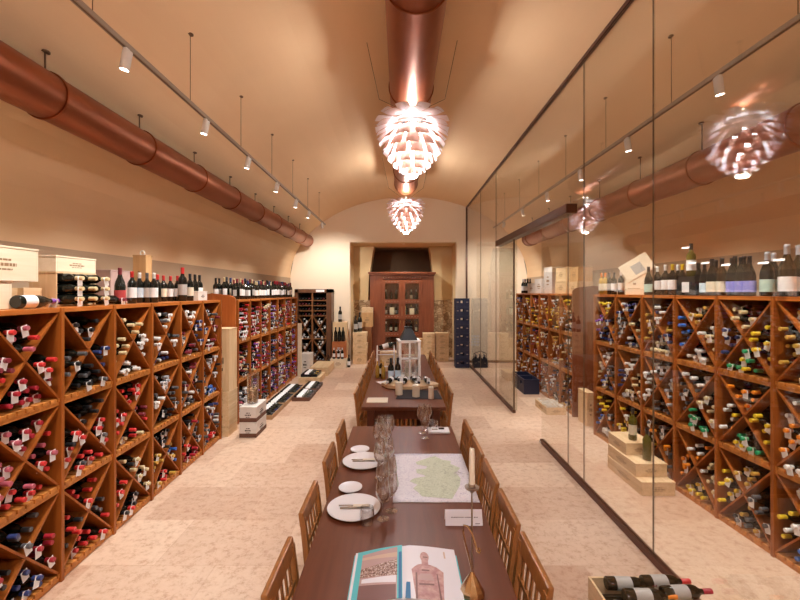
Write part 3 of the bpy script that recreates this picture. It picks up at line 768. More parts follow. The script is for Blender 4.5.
crate('tan crate on the dark chest inside the niche', -1.12, -.80, 11.94, 12.26, .982, 1.40, 'pine_tan', 'crates on the chest', ('-y',))
crate('flat pine crate atop the tan crate inside the niche', -1.12, -.80, 11.94, 12.26, 1.402, 1.54, 'pine', 'crates on the chest', ())
for c_, (x0, x1, y0) in enumerate(((.66, 1.0, 11.72), (1.02, 1.40, 11.80))):
    for i in range(5):
        crate('pine crate, %s in the %s column at stone wall' % (['bottom one', 'second up', 'third up', 'fourth up', 'topmost'][i], ['table-side', 'wall-side'][c_]),
              x0 + .008 * ((i * 3 + c_) % 3), x1 + .006 * (i % 2), y0, y0 + .3, i * .164, i * .164 + .16, 'pine', 'crates stacked at the stone wall', ('-y',))
crate('loose pine crate beside the column at the stone wall, lower', .48, .65, 11.72, 12.0, 0, .4, 'pine', None, ())
crate('loose pine crate on top beside column at stone wall', .48, .65, 11.74, 12.0, .402, .66, 'pine_tan', None, ())

# --- navy plastic crates at the end of the glass
for i in range(8):
    z0 = i * .229
    t = thing('plastic_crate', 'navy plastic crate, %s up the tall stack beside the glass' % ['bottom one', 'second', 'third', 'fourth', 'fifth', 'sixth', 'seventh', 'topmost'][i], 'crate', (1.645, 10.95, z0), 0, 'navy crates stacked by the glass')
    b = MB()
    b.box(-.185, .185, -.16, .16, 0, .012)
    for sgn in (-1, 1):
        y = sgn * .15
        b.box(-.185, -.05, y - .01, y + .01, .012, .222).box(.05, .185, y - .01, y + .01, .012, .222)
        b.box(-.05, .05, y - .01, y + .01, .012, .10).box(-.05, .05, y - .01, y + .01, .17, .222)
        x = sgn * .175
        b.box(x - .01, x + .01, -.14, .14, .012, .222)
    part('shell', b, 'blue_plastic', t, bev=.003)
    part('rim', MB().box(-.19, .19, -.165, -.145, .205, .226).box(-.19, .19, .145, .165, .205, .226).box(-.19, -.17, -.145, .145, .205, .226).box(.17, .19, -.145, .145, .205, .226), 'blue_plastic', t, bev=.002)
    part('emblem', MB().box(-.15, -.10, -.1615, -.1585, .12, .14).box(.10, .15, -.1615, -.1585, .12, .14), 'pewter', t, label='small pale moulded marks')
t = thing('bottle_carrier', 'black wire carrier of empty bottles behind glass at the end wall', 'carrier', (2.14, 10.95, 0))
part('basket', MB().box(-.19, .19, -.14, .14, 0, .02).box(-.19, .19, -.14, -.13, .02, .2).box(-.19, .19, .13, .14, .02, .2).box(-.19, -.18, -.13, .13, .02, .2).box(.18, .19, -.13, .13, .02, .2), 'black_plastic', t)
part('carry_handle', MB().tube([(-.18, 0, .2), (-.16, 0, .36), (0, 0, .42), (.16, 0, .36), (.18, 0, .2)], .01), 'black_plastic', t)
for i in range(6):
    bottle('upright_wine_bottle', 'empty dark bottle in black wire carrier, %s' % ['front, by the navy crates', 'front middle', 'front, away from navy crates', 'rear, by the navy crates', 'rear middle', 'rear, away from navy crates'][i],
           Tr(2.14 - .115 + .115 * (i % 3), 10.89 + .12 * (i // 3), .022), 'grey', 'b', 'bottle', 'bottles in the wire carrier', None, None, 1.05)
t = thing('wall_vent', 'pale louvred vent panel low on the end wall behind glass', 'vent', (2.12, YE, .45))
part('frame', MB().box(-.15, .15, -.02, 0, 0, .36), 'pine_white', t)
b = MB()
for i in range(3):
    for j in range(4): b.box(-.13 + i * .09, -.06 + i * .09, -.024, -.02, .03 + j * .08, .085 + j * .08)
part('grille', b, 'page', t)

# --- on and before the racks behind the glass
ZR = 1.967
for px, x, cap, lab, s, sh, gl, txt in (
    (601.5, 2.78, 'orange', 'label_cream', .92, 'b', 'bottle_amber', 'golden bottle with orange cap at the far end of rack top'),
    (605.5, 2.80, 'orange', 'label_cream', .92, 'b', 'bottle_amber', 'golden bottle with orange cap, second from far end'),
    (609.5, 2.84, 'grey', 'label_grey', .92, 'b', 'bottle', 'dark bottle with grey label third from far end'),
    (614, 2.86, 'black', 'paper', .92, 'b', 'bottle', 'black-capped bottle with white label fourth from far end'),
    (621, 2.86, 'white', 'paper', .95, 'b', 'bottle', 'white-capped bottle with white label beside the tilted box'),
    (648.5, 2.82, 'black', 'label_mint', 1.0, 'u', 'bottle', 'dark bottle with mint label in front of tilted box'),
    (657.5, 2.90, 'white', 'paper', 1.0, 'b', 'bottle', 'white-capped bottle first after the tilted box'),
    (665.5, 2.86, 'white', 'paper', 1.02, 'b', 'bottle', 'white-capped bottle second after the tilted box'),
    (672.5, 2.90, 'yellow', 'paper', 1.02, 'b', 'bottle', 'yellow-capped bottle next to the white-capped pair'),
    (678, 3.0, 'white', None, 1.02, 'b', 'bottle', 'white-capped bottle between the two yellow-capped ones'),
    (682.5, 2.98, 'yellow', None, 1.02, 'b', 'bottle', 'yellow-capped bottle behind the dark labelled box'),
    (698.5, 2.92, 'black', 'paper', 1.0, 'u', 'bottle', 'dark bottle with white label next to the dark box'),
    (704.5, 2.86, 'black', 'label_sky', .96, 'u', 'bottle', 'smaller dark bottle with pale blue label beside dark box'),
    (712, 2.86, 'black', 'label_cream', 1.05, 'u', 'bottle', 'dark bottle with cream label, first of a pair'),
    (716, 3.02, 'black', 'paper', 1.05, 'u', 'bottle', 'dark bottle behind the cream-labelled pair'),
    (722, 2.88, 'black', 'label_cream', 1.05, 'u', 'bottle_b', 'brown bottle with cream label, second of the pair'),
    (732, 2.86, 'black', 'label_blue', 1.02, 'u', 'bottle', 'violet-blue labelled bottle, farthest of the front three'),
    (741, 2.86, 'black', 'label_blue', 1.02, 'u', 'bottle', 'violet-blue labelled bottle, middle of the front three'),
    (749.5, 2.86, 'black', 'label_blue', 1.02, 'u', 'bottle', 'violet-blue labelled bottle, nearest of the front three'),
    (735, 3.05, 'black', None, 1.12, 'u', 'bottle', 'dark unlabelled bottle behind the violet-blue three, farther'),
    (744, 3.05, 'black', None, 1.1, 'u', 'bottle', 'dark unlabelled bottle behind the violet-blue three, nearer'),
    (767, 2.88, 'silver', 'label_mint', 1.08, 'u', 'bottle', 'mint-labelled bottle with silver cap, farther of two'),
    (773.5, 2.99, 'silver', 'label_mint', 1.08, 'u', 'bottle', 'mint-labelled bottle with silver cap, nearer of two'),
    (787, 2.86, 'silver', 'paper', 1.2, 'u', 'bottle_b', 'large bottle with broad white label, farther of two'),
    (799, 3.00, 'silver', 'paper', 1.2, 'u', 'bottle_b', 'large bottle with broad white label, nearer of two')):
    stand(px, 0, x, ZR, txt, cap, sh, gl, lab, s * 1.06, 'bottles standing on the rack behind the glass')
def price(px, py, x, txt):
    Y = x * FPX / (px - CX); z = CAMZ - (py - CY) / FPX * Y
    t = thing('price_tag', txt, 'price tag', (x - .045, Y, z), -PI / 2 * .75, 'price tags on bottle necks')
    part('card', MB().box(-.035, .035, -.001, .001, -.010, .010, X=Rx(-.5)), 'paper', t)
    part('loop', MB().tube([(0, 0, .005), (-.0, .03, .012), (.0, .05, .01)], .002), 'paper', t)
for px, py, x, txt in ((697, 263, 2.90, 'white price card on the bottle next to dark box'), (710, 263, 2.86, 'white price card on the cream-labelled pair'),
        (731, 265, 2.86, 'white price card on the violet-blue labelled three'), (769, 263, 2.88, 'white price card on the mint-labelled pair'), (785, 260, 2.86, 'white price card on the large white-labelled bottle'),
        (690, 248, 2.88, 'white price card on bottle standing on dark box')): price(px, py, x, txt)
# tilted wine box
Y0 = 2.92 * FPX / 239.5
t = thing('wooden_wine_box', 'pale wooden box tilted upright on the rack, dark square print', 'wine box', (2.86, Y0, ZR), .95)
poly = [(-.15, 0), (.12, 0), (.16, .12), (.19, .33), (.155, .545), (-.16, .35), (-.145, .2)]
bx = MB().prism([(-.10, .0), (.125, .0), (.125, .25), (-.10, .25)], 0, .10, X=Matrix(((0, 0, 1, 0), (-1, 0, 0, 0), (0, 1, 0, 0), (0, 0, 0, 1))))
part('base_box', bx, 'pine_white', t, bev=.003)
RT = Matrix(((0, 0, 1, -.012), (-1, 0, 0, 0), (0, 1, 0, 0), (0, 0, 0, 1))) @ Tr(.03, .33, 0) @ Rz(.56)
part('tilted_lid', MB().box(-.175, .165, -.105, .115, 0, .05, X=RT), 'pine_white', t, bev=.003)
b = MB().box(-.06, .06, -.07, .05, -.0015, .0, X=RT); part('printed_square', b, 'label_grey', t, label='dark grey printed square')
b = MB()
MT = Matrix(((0, 0, 1, -.001), (-1, 0, 0, 0), (0, 1, 0, 0), (0, 0, 0, 1)))
for i in range(6): b.box(-.07 + i * .022, -.055 + i * .022, .07, .08, -.0005, .0015, X=MT)
b.box(-.015, .015, .12, .145, -.0005, .0015, X=MT); part('printed_mark', b, 'ink_soft', t)
t = crate('dark box with a white label standing on rack behind glass', 2.82, 2.98, 3.92, 4.16, ZR, ZR + .185, 'black_plastic', None, (), name='gift_box', cat='box')
part('label', MB().box(2.8185, 2.82, 4.0, 4.1, ZR + .03, ZR + .13), 'paper', t, world=True)
bottle('upright_wine_bottle', 'brown bottle with white label standing on the dark box', Tr(2.89, 4.07, ZR + .187) @ Rz(-1), 'black', 'b', 'bottle_olive', None, 'paper', None, 1.08)
# far rack top
g = 'boxes on the far rack behind the glass'
ZD = 1.972
for lab, y0, y1, h, m, x0 in (('white carton at the far end of the boxes behind glass', 8.75, 9.25, .22, 'carton', 2.88), ('lower white carton second from the far end behind glass', 8.2, 8.7, .30, 'carton', 2.86),
        ('tall white carton beside the pale crates behind glass', 7.72, 8.15, .50, 'carton', 2.86)):
    crate(lab, x0, x0 + .3, y0, y1, ZD, ZD + h, m, g, ('-x',), name='cardboard_carton', cat='carton')
crate('pale wooden crate under another on rack behind glass', 2.86, 3.14, 7.05, 7.55, ZD, ZD + .22, 'pine', g, ('-x',))
crate('pale wooden crate stacked on top behind the glass', 2.87, 3.13, 7.1, 7.55, ZD + .222, ZD + .46, 'pine', g, ('-x',))
crate('tan crate beside the pale stack, near the dark end panel', 2.88, 3.14, 6.66, 7.02, ZD, ZD + .20, 'pine', g, ('-x',))
crate('brown crate set back atop the tan crate behind glass', 2.90, 3.14, 6.68, 7.0, ZD + .202, ZD + .44, 'pine_tan', g, ('-x',))
for i in range(5):
    bottle('upright_wine_bottle', 'dark bottle at far end of the far rack behind glass, %s in line' % ORD[i], Tr(2.9 + .09 * (i % 2), 9.34 + i * .08, ZD), ['black', 'grey', 'navy', 'black', 'silver'][i], 'b', 'bottle', 'bottles at the far rack end behind glass', 'paper', None, 1.1)
# stepped crates
g = 'stepped pine crates before the rack'
crate('bottom pine crate of the stepped three behind the glass', 2.37, 2.70, 4.02, 4.68, 0, .135, 'pine', g, ('-y', '-x'))
crate('middle pine crate of the stepped three behind the glass', 2.375, 2.69, 4.13, 4.68, .137, .27, 'pine', g, ('-y', '-x'))
crate('top pine crate of the stepped three behind the glass', 2.39, 2.69, 4.34, 4.70, .272, .40, 'pine', g, ('-y', '-x'))
bottle('upright_wine_bottle', 'olive bottle standing on the middle stepped crate', Tr(2.545, 4.225, .272) @ Rz(-1), 'black', 'b', 'bottle_olive', None, None, None, 1.08)
bottle('upright_wine_bottle', 'olive bottle with cream label on the top stepped crate', Tr(2.52, 4.44, .402) @ Rz(-1), 'black', 'b', 'bottle_olive', None, 'label_cream', None, 1.12)
crate('pale plank crate standing upright between the racks behind glass', 2.78, 2.90, 6.1, 6.4, 0, .50, 'pine_z', None, ('-y',))
# open crate with shredded paper and bottles, navy crates, far tan crate
crate('pine crate of shredded paper at the doorway rack foot', 2.38, 2.70, 6.66, 7.22, 0, .12, 'pine', None, ('-y', '-x'), False)
b = MB(); rnd = random.Random(4)
for i in range(260):
    x, y = rnd.uniform(2.41, 2.67), rnd.uniform(6.69, 7.19)
    b.box(-.035, .035, -.004, .004, -.001, .001, X=Tr(x, y, .115 + rnd.uniform(-.012, .02)) @ Rz(rnd.uniform(0, PI)) @ Ry(rnd.uniform(-.5, .5)))
o = part('shredded_paper', b, 'straw', None); o['kind'] = 'stuff'; tag(o, 'white shredded paper heaped in the pine crate', 'packing paper')
for i in range(2):
    y0 = 8.0 + i * .42
    t = thing('plastic_crate', 'navy plastic crate on the floor behind glass, %s of two' % ['nearer', 'farther'][i], 'crate', (2.57, y0 + .2, 0), 0, 'navy crates on the floor behind the glass')
    b = MB().box(-.15, .15, -.2, .2, 0, .012).box(-.15, .15, -.2, -.185, .012, .29).box(-.15, .15, .185, .2, .012, .29).box(.135, .15, -.185, .185, .012, .29)
    b.box(-.15, -.135, -.185, -.06, .012, .29).box(-.15, -.135, .06, .185, .012, .29).box(-.15, -.135, -.06, .06, .012, .17).box(-.15, -.135, -.06, .06, .235, .29)
    part('shell', b, 'blue_plastic', t, bev=.003)
    part('rim', MB().box(-.156, .156, -.206, -.186, .27, .292).box(-.156, .156, .186, .206, .27, .292).box(-.156, -.136, -.186, .186, .27, .292).box(.136, .156, -.186, .186, .27, .292), 'blue_plastic', t)
crate('low tan crate on the floor at the far end behind glass', 2.40, 2.70, 9.2, 9.7, 0, .18, 'pine', None, ('-y',))

# --- crate of bottles on the floor before the glass, nearest the camera
x0, x1, y0, y1 = 1.21, 1.74, 2.20, 2.64
crate('pale open crate of lying bottles on the floor before the glass', x0, x1, y0, y1, 0, .17, 'pine', None, (), False)
for i in range(4):
    bottle('displayed_wine_bottle', 'dark bottle in bottom layer of the near floor crate, %s back' % ORD[i], Tr(x0 + .03, y0 + .06 + i * .104, .062) @ Ry(PI / 2), 'black', 'b', 'bottle_b', 'bottles in the near floor crate', None, None, .95)
for x, y, z, cap, txt, a in ((1.30, 2.46, .185, 'maroon', 'maroon-capped bottle at the rear of the crate, away from glass', -.04), (1.53, 2.47, .185, 'red', 'red-capped bottle at the rear of the crate, nearer the glass', .02),
        (1.335, 2.315, .215, 'orange', 'orange-capped bottle at the front of the crate, grey-white label', -.02), (1.57, 2.335, .215, 'crimson', 'crimson-capped bottle at the front of the crate, nearer glass', .05)):
    bottle('displayed_wine_bottle', txt, Tr(x - .025, y + .08, z + .012) @ Rz(a) @ Ry(PI / 2) @ Rz(-PI / 2 + .6), cap, 'b', 'bottle_b', 'bottles in the near floor crate', 'label_grey', None, 1.0)
for i in range(4):
    bottle('displayed_wine_bottle', 'bottle pointing its base at the camera end of crate, %s' % ['upper by the side', 'upper inner', 'lower by the side', 'lower inner'][i], Tr(1.25 + .0 * i + .078 * (i % 2), 2.21, .225 - .085 * (i // 2)) @ Rx(-PI / 2), 'maroon', 'b', 'bottle_b', 'bottles in the near floor crate', None, None, .9) if i < 0 else None

# ------------------------------------------------------------------ tables and chairs
def table(label, x0, x1, y0, y1, slat=False):
    c = ((x0 + x1) / 2, (y0 + y1) / 2, 0)
    t = thing('dining_table', label, 'table', c, 0)
    P = lambda n, b, m, **k: part(n, b, m, t, world=True, **k)
    P('tabletop', MB().box(x0, x1, y0, y1, .708, .75), 'table', bev=.005)
    P('apron', MB().box(x0 + .06, x1 - .06, y0 + .06, y0 + .085, .60, .708).box(x0 + .06, x1 - .06, y1 - .085, y1 - .06, .60, .708).box(x0 + .06, x0 + .085, y0 + .06, y1 - .06, .60, .708).box(x1 - .085, x1 - .06, y0 + .06, y1 - .06, .60, .708), 'table_leg')
    for x in (x0 + .10, x1 - .10):
        for y in (y0 + .065, y1 - .065):
            P('leg', MB().box(x - .04, x + .04, y - .04, y + .04, 0, .708), 'table_leg', bev=.004)
    for y in (y0 + .12, y1 - .12):
        P('end_rail', MB().box(x0 + .14, x1 - .14, y - .02, y + .02, .16, .22), 'table_leg')
        b = MB(); m = (x0 + x1) / 2
        for k in range(6): b.box(m - .13 + k * .05, m - .105 + k * .05, y - .012, y + .012, .22, .60)
        P('slat_panel', b, 'chair')
    return t
table('dark reddish wood table set with map, plates and glasses', -.44, .48, 1.12, 3.82)
table('farther dark reddish wood table with the white lantern', -.42, .50, 4.457, 8.2)

CH = None
def chair(label, x, y, rz, group):
    global CH
    if CH is None:
        t = thing('dining_chair', label, 'chair')
        H = .865; w = .19
        for sy in (-1, 1):
            yy = sy * (w - .017)
            part('leg', MB().add([(-.05, yy - .016, 0), (-.015, yy - .016, 0), (-.015, yy + .016, 0), (-.05, yy + .016, 0),
                                  (.0, yy - .016, .44), (.035, yy - .016, .44), (.035, yy + .016, .44), (.0, yy + .016, .44),
                                  (-.04, yy - .016, H - .03), (-.015, yy - .016, H - .03), (-.015, yy + .016, H - .03), (-.04, yy + .016, H - .03)],
                [(3, 2, 1, 0), (0, 1, 5, 4), (1, 2, 6, 5), (2, 3, 7, 6), (3, 0, 4, 7), (4, 5, 9, 8), (5, 6, 10, 9), (6, 7, 11, 10), (7, 4, 8, 11), (8, 9, 10, 11)]), 'chair', t)
            part('leg', MB().box(.36, .395, yy - .017, yy + .017, 0, .43), 'chair', t)
            part('stretcher', MB().box(.0, .37, yy - .01, yy + .01, .17, .195), 'chair', t)
        part('seat', MB().box(-.002, .41, -w, w, .43, .455), 'chair', t, bev=.006)
        back = lambda z: .018 - .05 * (z - .44) / .4
        def lean(z0, z1, y0, y1, th):
            a, c = back(z0), back(z1)
            return MB().add([(a - th, y0, z0), (a + th, y0, z0), (a + th, y1, z0), (a - th, y1, z0), (c - th, y0, z1), (c + th, y0, z1), (c + th, y1, z1), (c - th, y1, z1)],
                            [(3, 2, 1, 0), (4, 5, 6, 7), (0, 1, 5, 4), (1, 2, 6, 5), (2, 3, 7, 6), (3, 0, 4, 7)])
        part('top_rail', lean(H - .075, H, -w, w, .013), 'chair', t, bev=.006)
        part('back_rail', lean(.52, .555, -w + .03, w - .03, .010), 'chair', t)
        part('back_rail', lean(.665, .685, -w + .03, w - .03, .008), 'chair', t)
        for k in range(5):
            yy = -.12 + .06 * k
            part('slat', lean(.555, H - .06, yy - .010, yy + .010, .004), 'chair', t)
        CH = t; o = t
    else:
        o = copy_tree(CH)
    o.location = (x, y, 0); o.rotation_euler = (0, 0, rz); tag(o, label, 'chair', group)
for i, y in enumerate((1.72, 2.29, 2.93, 3.49)):
    chair('slat-back wooden chair on the plate side of map table, %s from near end' % ORD[i], -.475, y, 0, 'chairs at the map table')
for i, y in enumerate((1.76, 2.19, 2.62, 3.05, 3.48)):
    chair('slat-back wooden chair on the glass-wall side of map table, %s from near end' % ORD[i], .545, y, PI, 'chairs at the map table')
for i in range(7):
    y = 4.78 + i * .5
    chair('slat-back wooden chair at lantern table, rack side, %s from the near end' % ORD[i], -.475, y, 0, 'chairs at the lantern table')
    chair('slat-back wooden chair at lantern table, glass side, %s from the near end' % ORD[i], .555, y, PI, 'chairs at the lantern table')
chair('wooden chair tucked under the near end of the lantern table', .04, 4.42, PI / 2, 'chairs at the lantern table') if False else None
# ------------------------------------------------------------------ things on the map table
TZ = .751
def plate(label, px, py, d, name, cat):
    Y = (CAMZ - TZ) * FPX / (py - CY); x = (px - CX) / FPX * Y
    r = d / 2
    single(name, MB().lathe([(0, 0), (r * .6, 0), (r * .68, .004), (r, .016), (r, .019), (r * .97, .0185), (r * .66, .008), (0, .007)], 40), 'china', label, cat, 'plates on the map table', (x, Y, TZ), 50)
    return x, Y
p1 = plate('large white plate nearest the book, with cutlery laid across', 354, 509.5, .305, 'dinner_plate', 'plate')
p2 = plate('large white plate second from the book, with cutlery laid across', 363.5, 462.5, .305, 'dinner_plate', 'plate')
plate('small white side plate nearest the book', 350.5, 489.5, .148, 'side_plate', 'plate')
plate('small white side plate beyond the second large plate', 360, 451, .148, 'side_plate', 'plate')
def cutlery(x, y, z, i):
    w = ['on the near plate', 'on the second plate'][i]
    t = thing('table_knife', 'slim table knife lying across %s' % w.replace('on ', ''), 'knife', (x, y, z), .06)
    part('blade', MB().prism([(0, -.008), (.09, -.009), (.10, 0), (.09, .006), (0, .006)], 0, .002), 'steel', t)
    part('handle', MB().box(-.09, .0, -.007, .007, 0, .007), 'pewter', t, bev=.002)
    t = thing('table_fork', 'slim table fork lying across %s' % w.replace('on ', ''), 'fork', (x - .01, y + .022, z), .02)
    b = MB().tube([(-.09, 0, .004), (.03, 0, .004)], .0035).box(.03, .05, -.01, .01, .002, .005)
    part('handle', b, 'pewter', t)
    part('tines', MB().box(.05, .09, -.01, -.006, .002, .005).box(.05, .09, -.002, .002, .002, .005).box(.05, .09, .006, .01, .002, .005), 'steel', t)
    t = thing('napkin_strip', 'beige folded paper band %s' % w, 'napkin', (x + .03, y + .008, z + .008), .04)
    part('band', MB().box(-.045, .045, -.012, .012, 0, .004), 'label_cream', t)
cutlery(p1[0] + .01, p1[1] - .002, TZ + .010, 0); cutlery(p2[0] + .01, p2[1], TZ + .010, 1)
WG = MB().lathe([(0, 0), (.034, 0), (.034, .002), (.006, .006), (.0038, .02), (.0038, .085), (.008, .094), (.028, .112), (.040, .140), (.041, .158), (.031, .222), (.0302, .222), (.0395, .158), (.0385, .141), (.027, .1145), (0, .097)], 24).mesh('wine_glass', 'clear'); smooth(WG, 50)
TG = MB().lathe([(0, 0), (.034, 0), (.040, .045), (.036, .085), (.0352, .085), (.039, .045), (.033, .006), (0, .006)], 24).mesh('tumbler', 'clear'); smooth(TG, 50)
def glass(px, py, label, me=WG, s=1.0, name='wine_glass', T=TZ):
    Y = (CAMZ - T) * FPX / (py - CY); o = link(name, me, None, ((px - CX) / FPX * Y, Y, T)); o.scale = (s, s, s)
    tag(o, label, 'glass', 'glasses on the map table')
glass(367, 523, 'short clear tumbler overlapping the edge of the near plate', TG, 1.0, 'tumbler')
glass(383, 519, 'clear wine glass nearest the book, between tumbler and map')
glass(391.5, 511, 'clear wine glass second from the book, close to the map')
glass(383, 500, 'clear wine glass third from the book, inner line', s=1.05)
glass(390, 495, 'clear wine glass fourth from the book, beside map corner', s=1.08)
glass(380, 478, 'clear wine glass beside the rim of the second plate', s=1.05)
glass(388, 474, 'clear wine glass between second plate and the map', s=1.1)
glass(383, 463, 'clear wine glass touching the far rim of second plate')
glass(378, 452, 'clear wine glass of the far cluster, nearest the small plate', s=1.0)
glass(386, 455, 'clear wine glass of the far cluster, nearest the map', s=1.1)
glass(382, 444, 'clear wine glass of the far cluster, at its back on plate side', s=1.05)
glass(389, 446, 'clear wine glass of the far cluster, at its back on map side', s=1.1)
glass(425, 438, 'clear wine glass at far end beside the folded napkin, foremost', s=1.0)
glass(422, 433, 'clear wine glass at far end, behind the foremost one', s=1.1)
glass(427, 430, 'clear wine glass at far end, rear of the three', s=1.05)
glass(433.5, 430, 'clear tumbler at the far table end beside the napkin', TG, 1.0, 'tumbler')
t = thing('folded_napkin', 'white folded napkin tray with dark items at far table end', 'napkin', (.345, 3.66, TZ), 0)
part('napkin', MB().box(-.095, .095, -.06, .07, 0, .022), 'paper', t, bev=.006)
part('dark_card', MB().box(-.0, .05, .0, .03, .022, .030), 'black_plastic', t)
part('cutlery', MB().box(-.06, -.01, -.012, -.006, .022, .027).box(-.06, -.01, .0, .006, .022, .027), 'pewter', t)
# map
t = thing('printed_map', 'printed map with green region spread on the dark table', 'map', (.214, 2.795, TZ))
b = MB(); NX, NY = 10, 12
X0, X1, Y0_, Y1_ = -.257, .26, -.365, .365
for j in range(NY + 1):
    for i in range(NX + 1):
        u, v = i / NX, j / NY
        b.v.append((X0 + (X1 - X0) * u, Y0_ + (Y1_ - Y0_) * v, .002 + .003 * abs(math.sin(u * PI * 2)) * .6 + .002 * abs(math.sin(v * PI * 3)) * .5))
for j in range(NY):
    for i in range(NX):
        a = j * (NX + 1) + i; b.f.append((a, a + 1, a + NX + 2, a + NX + 1)); b.m.append(0)
o = part('sheet', b, 'map', t, 60)
sm = o.modifiers.new('thick', 'SOLIDIFY'); sm.thickness = .001
gp = [(-.08, -.30), (.10, -.33), (.13, -.26), (.17, -.16), (.19, -.06), (.17, .02), (.21, .10), (.15, .17), (.16, .22), (.10, .24), (.05, .31), (.0, .28), (-.10, .20), (-.09, .16), (-.02, .13), (-.03, .09), (-.10, .08), (-.10, .02), (-.05, -.01), (-.04, -.03), (-.12, -.06), (-.15, -.10), (-.10, -.15), (-.13, -.20), (-.10, -.25)]
part('printed_region', MB().prism(gp, .0058, .0064), 'map_green', t, label='pale green printed region')
# blue-grey cluster mark on the map
b = MB(); rnd = random.Random(2)
for i in range(16):
    x, y = .19 + rnd.gauss(0, .025), .02 + rnd.gauss(0, .035)
    b.box(x - .008, x + .008, y - .003, y + .003, .0062, .0066)
part('printed_town', b, 'label_grey', t, label='grey printed town mark')
# tent card
t = thing('tent_card', 'white folded tent card with one printed line', 'sign', (.343, 2.19, TZ))
part('card', MB().add([(-.1, 0, 0), (.1, 0, 0), (.1, .032, .072), (-.1, .032, .072), (.1, .064, 0), (-.1, .064, 0), (-.1, .0015, 0), (.1, .0015, 0), (.1, .032, .0705), (-.1, .032, .0705), (.1, .0625, 0), (-.1, .0625, 0)],
     [(0, 1, 2, 3), (3, 2, 4, 5), (6, 9, 8, 7), (9, 11, 10, 8), (0, 3, 9, 6), (3, 5, 11, 9), (1, 7, 8, 2), (2, 8, 10, 4)]), 'page', t)
S = math.atan2(.072, .032)
XF = Rx(S)      # local x right, y up the card
b = MB(); x = -.068
rnd = random.Random(8)
while x < .07:
    w = rnd.uniform(.003, .007); b.box(x, x + w, .038, .042, .0002, .0006, X=XF); x += w + .002 + (.004 if rnd.random() < .2 else 0)
b.box(.06, .085, .008, .011, .0002, .0006, X=XF)
part('printed_line', b, 'ink', t, label='thin dark printed line')
# candle holder
hx, hy = .298, 1.70
t = thing('candle_holder', 'slender metal candle holder with cream candle and curled handle', 'candle holder', (hx, hy, TZ))
b = MB().lathe([(0, 0), (.054, 0), (.054, .006), (.030, .05), (.012, .078), (.005, .09), (0, .09)], 10); part('base', b, 'brass', t, 30)
part('stem', MB().lathe([(.0045, .085), (.0035, .42), (.0045, .425)], 8), 'pewter', t, 50)
part('cup', MB().lathe([(.004, .415), (.012, .425), (.028, .435), (.030, .442), (.014, .442), (.014, .455), (.012, .455), (0, .44)], 14), 'pewter', t, 40)
cd = part('candle', MB().lathe([(0, .442), (.013, .442), (.0115, .58), (.010, .60), (0, .60)], 14), 'wax', t, 50)
part('wick', MB().tube([(0, 0, .60), (.001, 0, .615)], .0012), 'ink', cd)
cv = [(0, 0, .085), (-.012, -.005, .15), (-.03, -.01, .22), (-.04, -.012, .265), (-.034, -.012, .288), (-.018, -.012, .285), (-.004, -.014, .255), (.012, -.016, .21), (.02, -.016, .185), (.028, -.016, .178), (.032, -.016, .187), (.027, -.016, .197)]
b = MB().tube([(p[0] + .0018 * math.cos(i * 2.0), p[1] + .0018 * math.sin(i * 2.0), p[2]) for i, p in enumerate(cv)], .0042, 6); part('curled_handle', b, 'brass', t, 50)
# open book
t = thing('open_book', 'large open picture book with turquoise page and figure page', 'book', (.014, 1.79, TZ))
SL = 1.625 - 1.79; SU = 1.967 - 1.79
def pageblk(sg, w, zin, zout, yo):
    vs = []; N = 8
    for y, dz in ((SL, 0), (SU, 0)):
        for i in range(N + 1):
            u = i / N; z = zout + (zin - zout) * (1 - u) ** 1.4 + .006 * math.sin(u * PI)
            z = z if u > .03 else z - .006
            vs.append((sg * w * u, y - yo * u * (1 if y > 0 else .4), z))
        for i in range(N + 1):
            u = i / N; vs.append((sg * w * u, y - yo * u * (1 if y > 0 else .4), .001))
    n = N + 1; b = MB(); fs = []
    for i in range(N):
        fs += [(i, i + 1, 2 * n + i + 1, 2 * n + i), (n + i, 2 * n + n + i, 2 * n + n + i + 1, n + i + 1), (i, n + i, n + i + 1, i + 1), (2 * n + i, 2 * n + i + 1, 3 * n + i + 1, 3 * n + i)]
    fs += [(0, 2 * n, 3 * n, n), (N, n + N, 3 * n + N, 2 * n + N)]
    b.add(vs, fs); return b
def pz(u, zin, zout): return zout + (zin - zout) * (1 - u) ** 1.4 + .006 * math.sin(u * PI)
part('cover', MB().box(-.228, .252, SL - .008, SU - .028, -.0005, .003), 'teal', t)
part('page_block', pageblk(-1, .222, .036, .014, .030), 'page', t, 30, label='left page block')
part('page_block', pageblk(1, .244, .036, .016, .006), 'page', t, 30, label='white figure page')
def onpage(sg, w, zin, zout, yo, poly, mat, name, lift, lab=None):
    # poly in (u 0..1 from the spine, y); gridded so that it follows the page curve
    us = [p[0] for p in poly]; b = MB(); N = 10
    def span(u):
        ys = []
        for (a, c), (d, e) in zip(poly, poly[1:] + poly[:1]):
            if a != d and min(a, d) - 1e-9 <= u <= max(a, d) + 1e-9: ys.append(c + (e - c) * (u - a) / (d - a))
        return (min(ys), max(ys)) if ys else (0, 0)
    vs = []
    for i in range(N + 1):
        u = min(us) + (max(us) - min(us)) * i / N
        ya, yb_ = span(min(max(u, min(us) + 1e-5), max(us) - 1e-5))
        z = pz(u, zin, zout) + lift
        vs += [(sg * w * u, ya - yo * u * .7, z), (sg * w * u, yb_ - yo * u, z)]
    b.add(vs, [(2 * i, 2 * i + 2, 2 * i + 3, 2 * i + 1) for i in range(N)])
    o = part(name, b, mat, t, label=lab)
    md = o.modifiers.new('thick', 'SOLIDIFY'); md.thickness = .0004
    return o
LA = (-1, .222, .036, .014, .030)
onpage(*LA, [(.02, SL), (.95, SL), (.95, SU - .002), (.02, SU - .002)], 'teal', 'printed_border', .0008, 'turquoise page border')
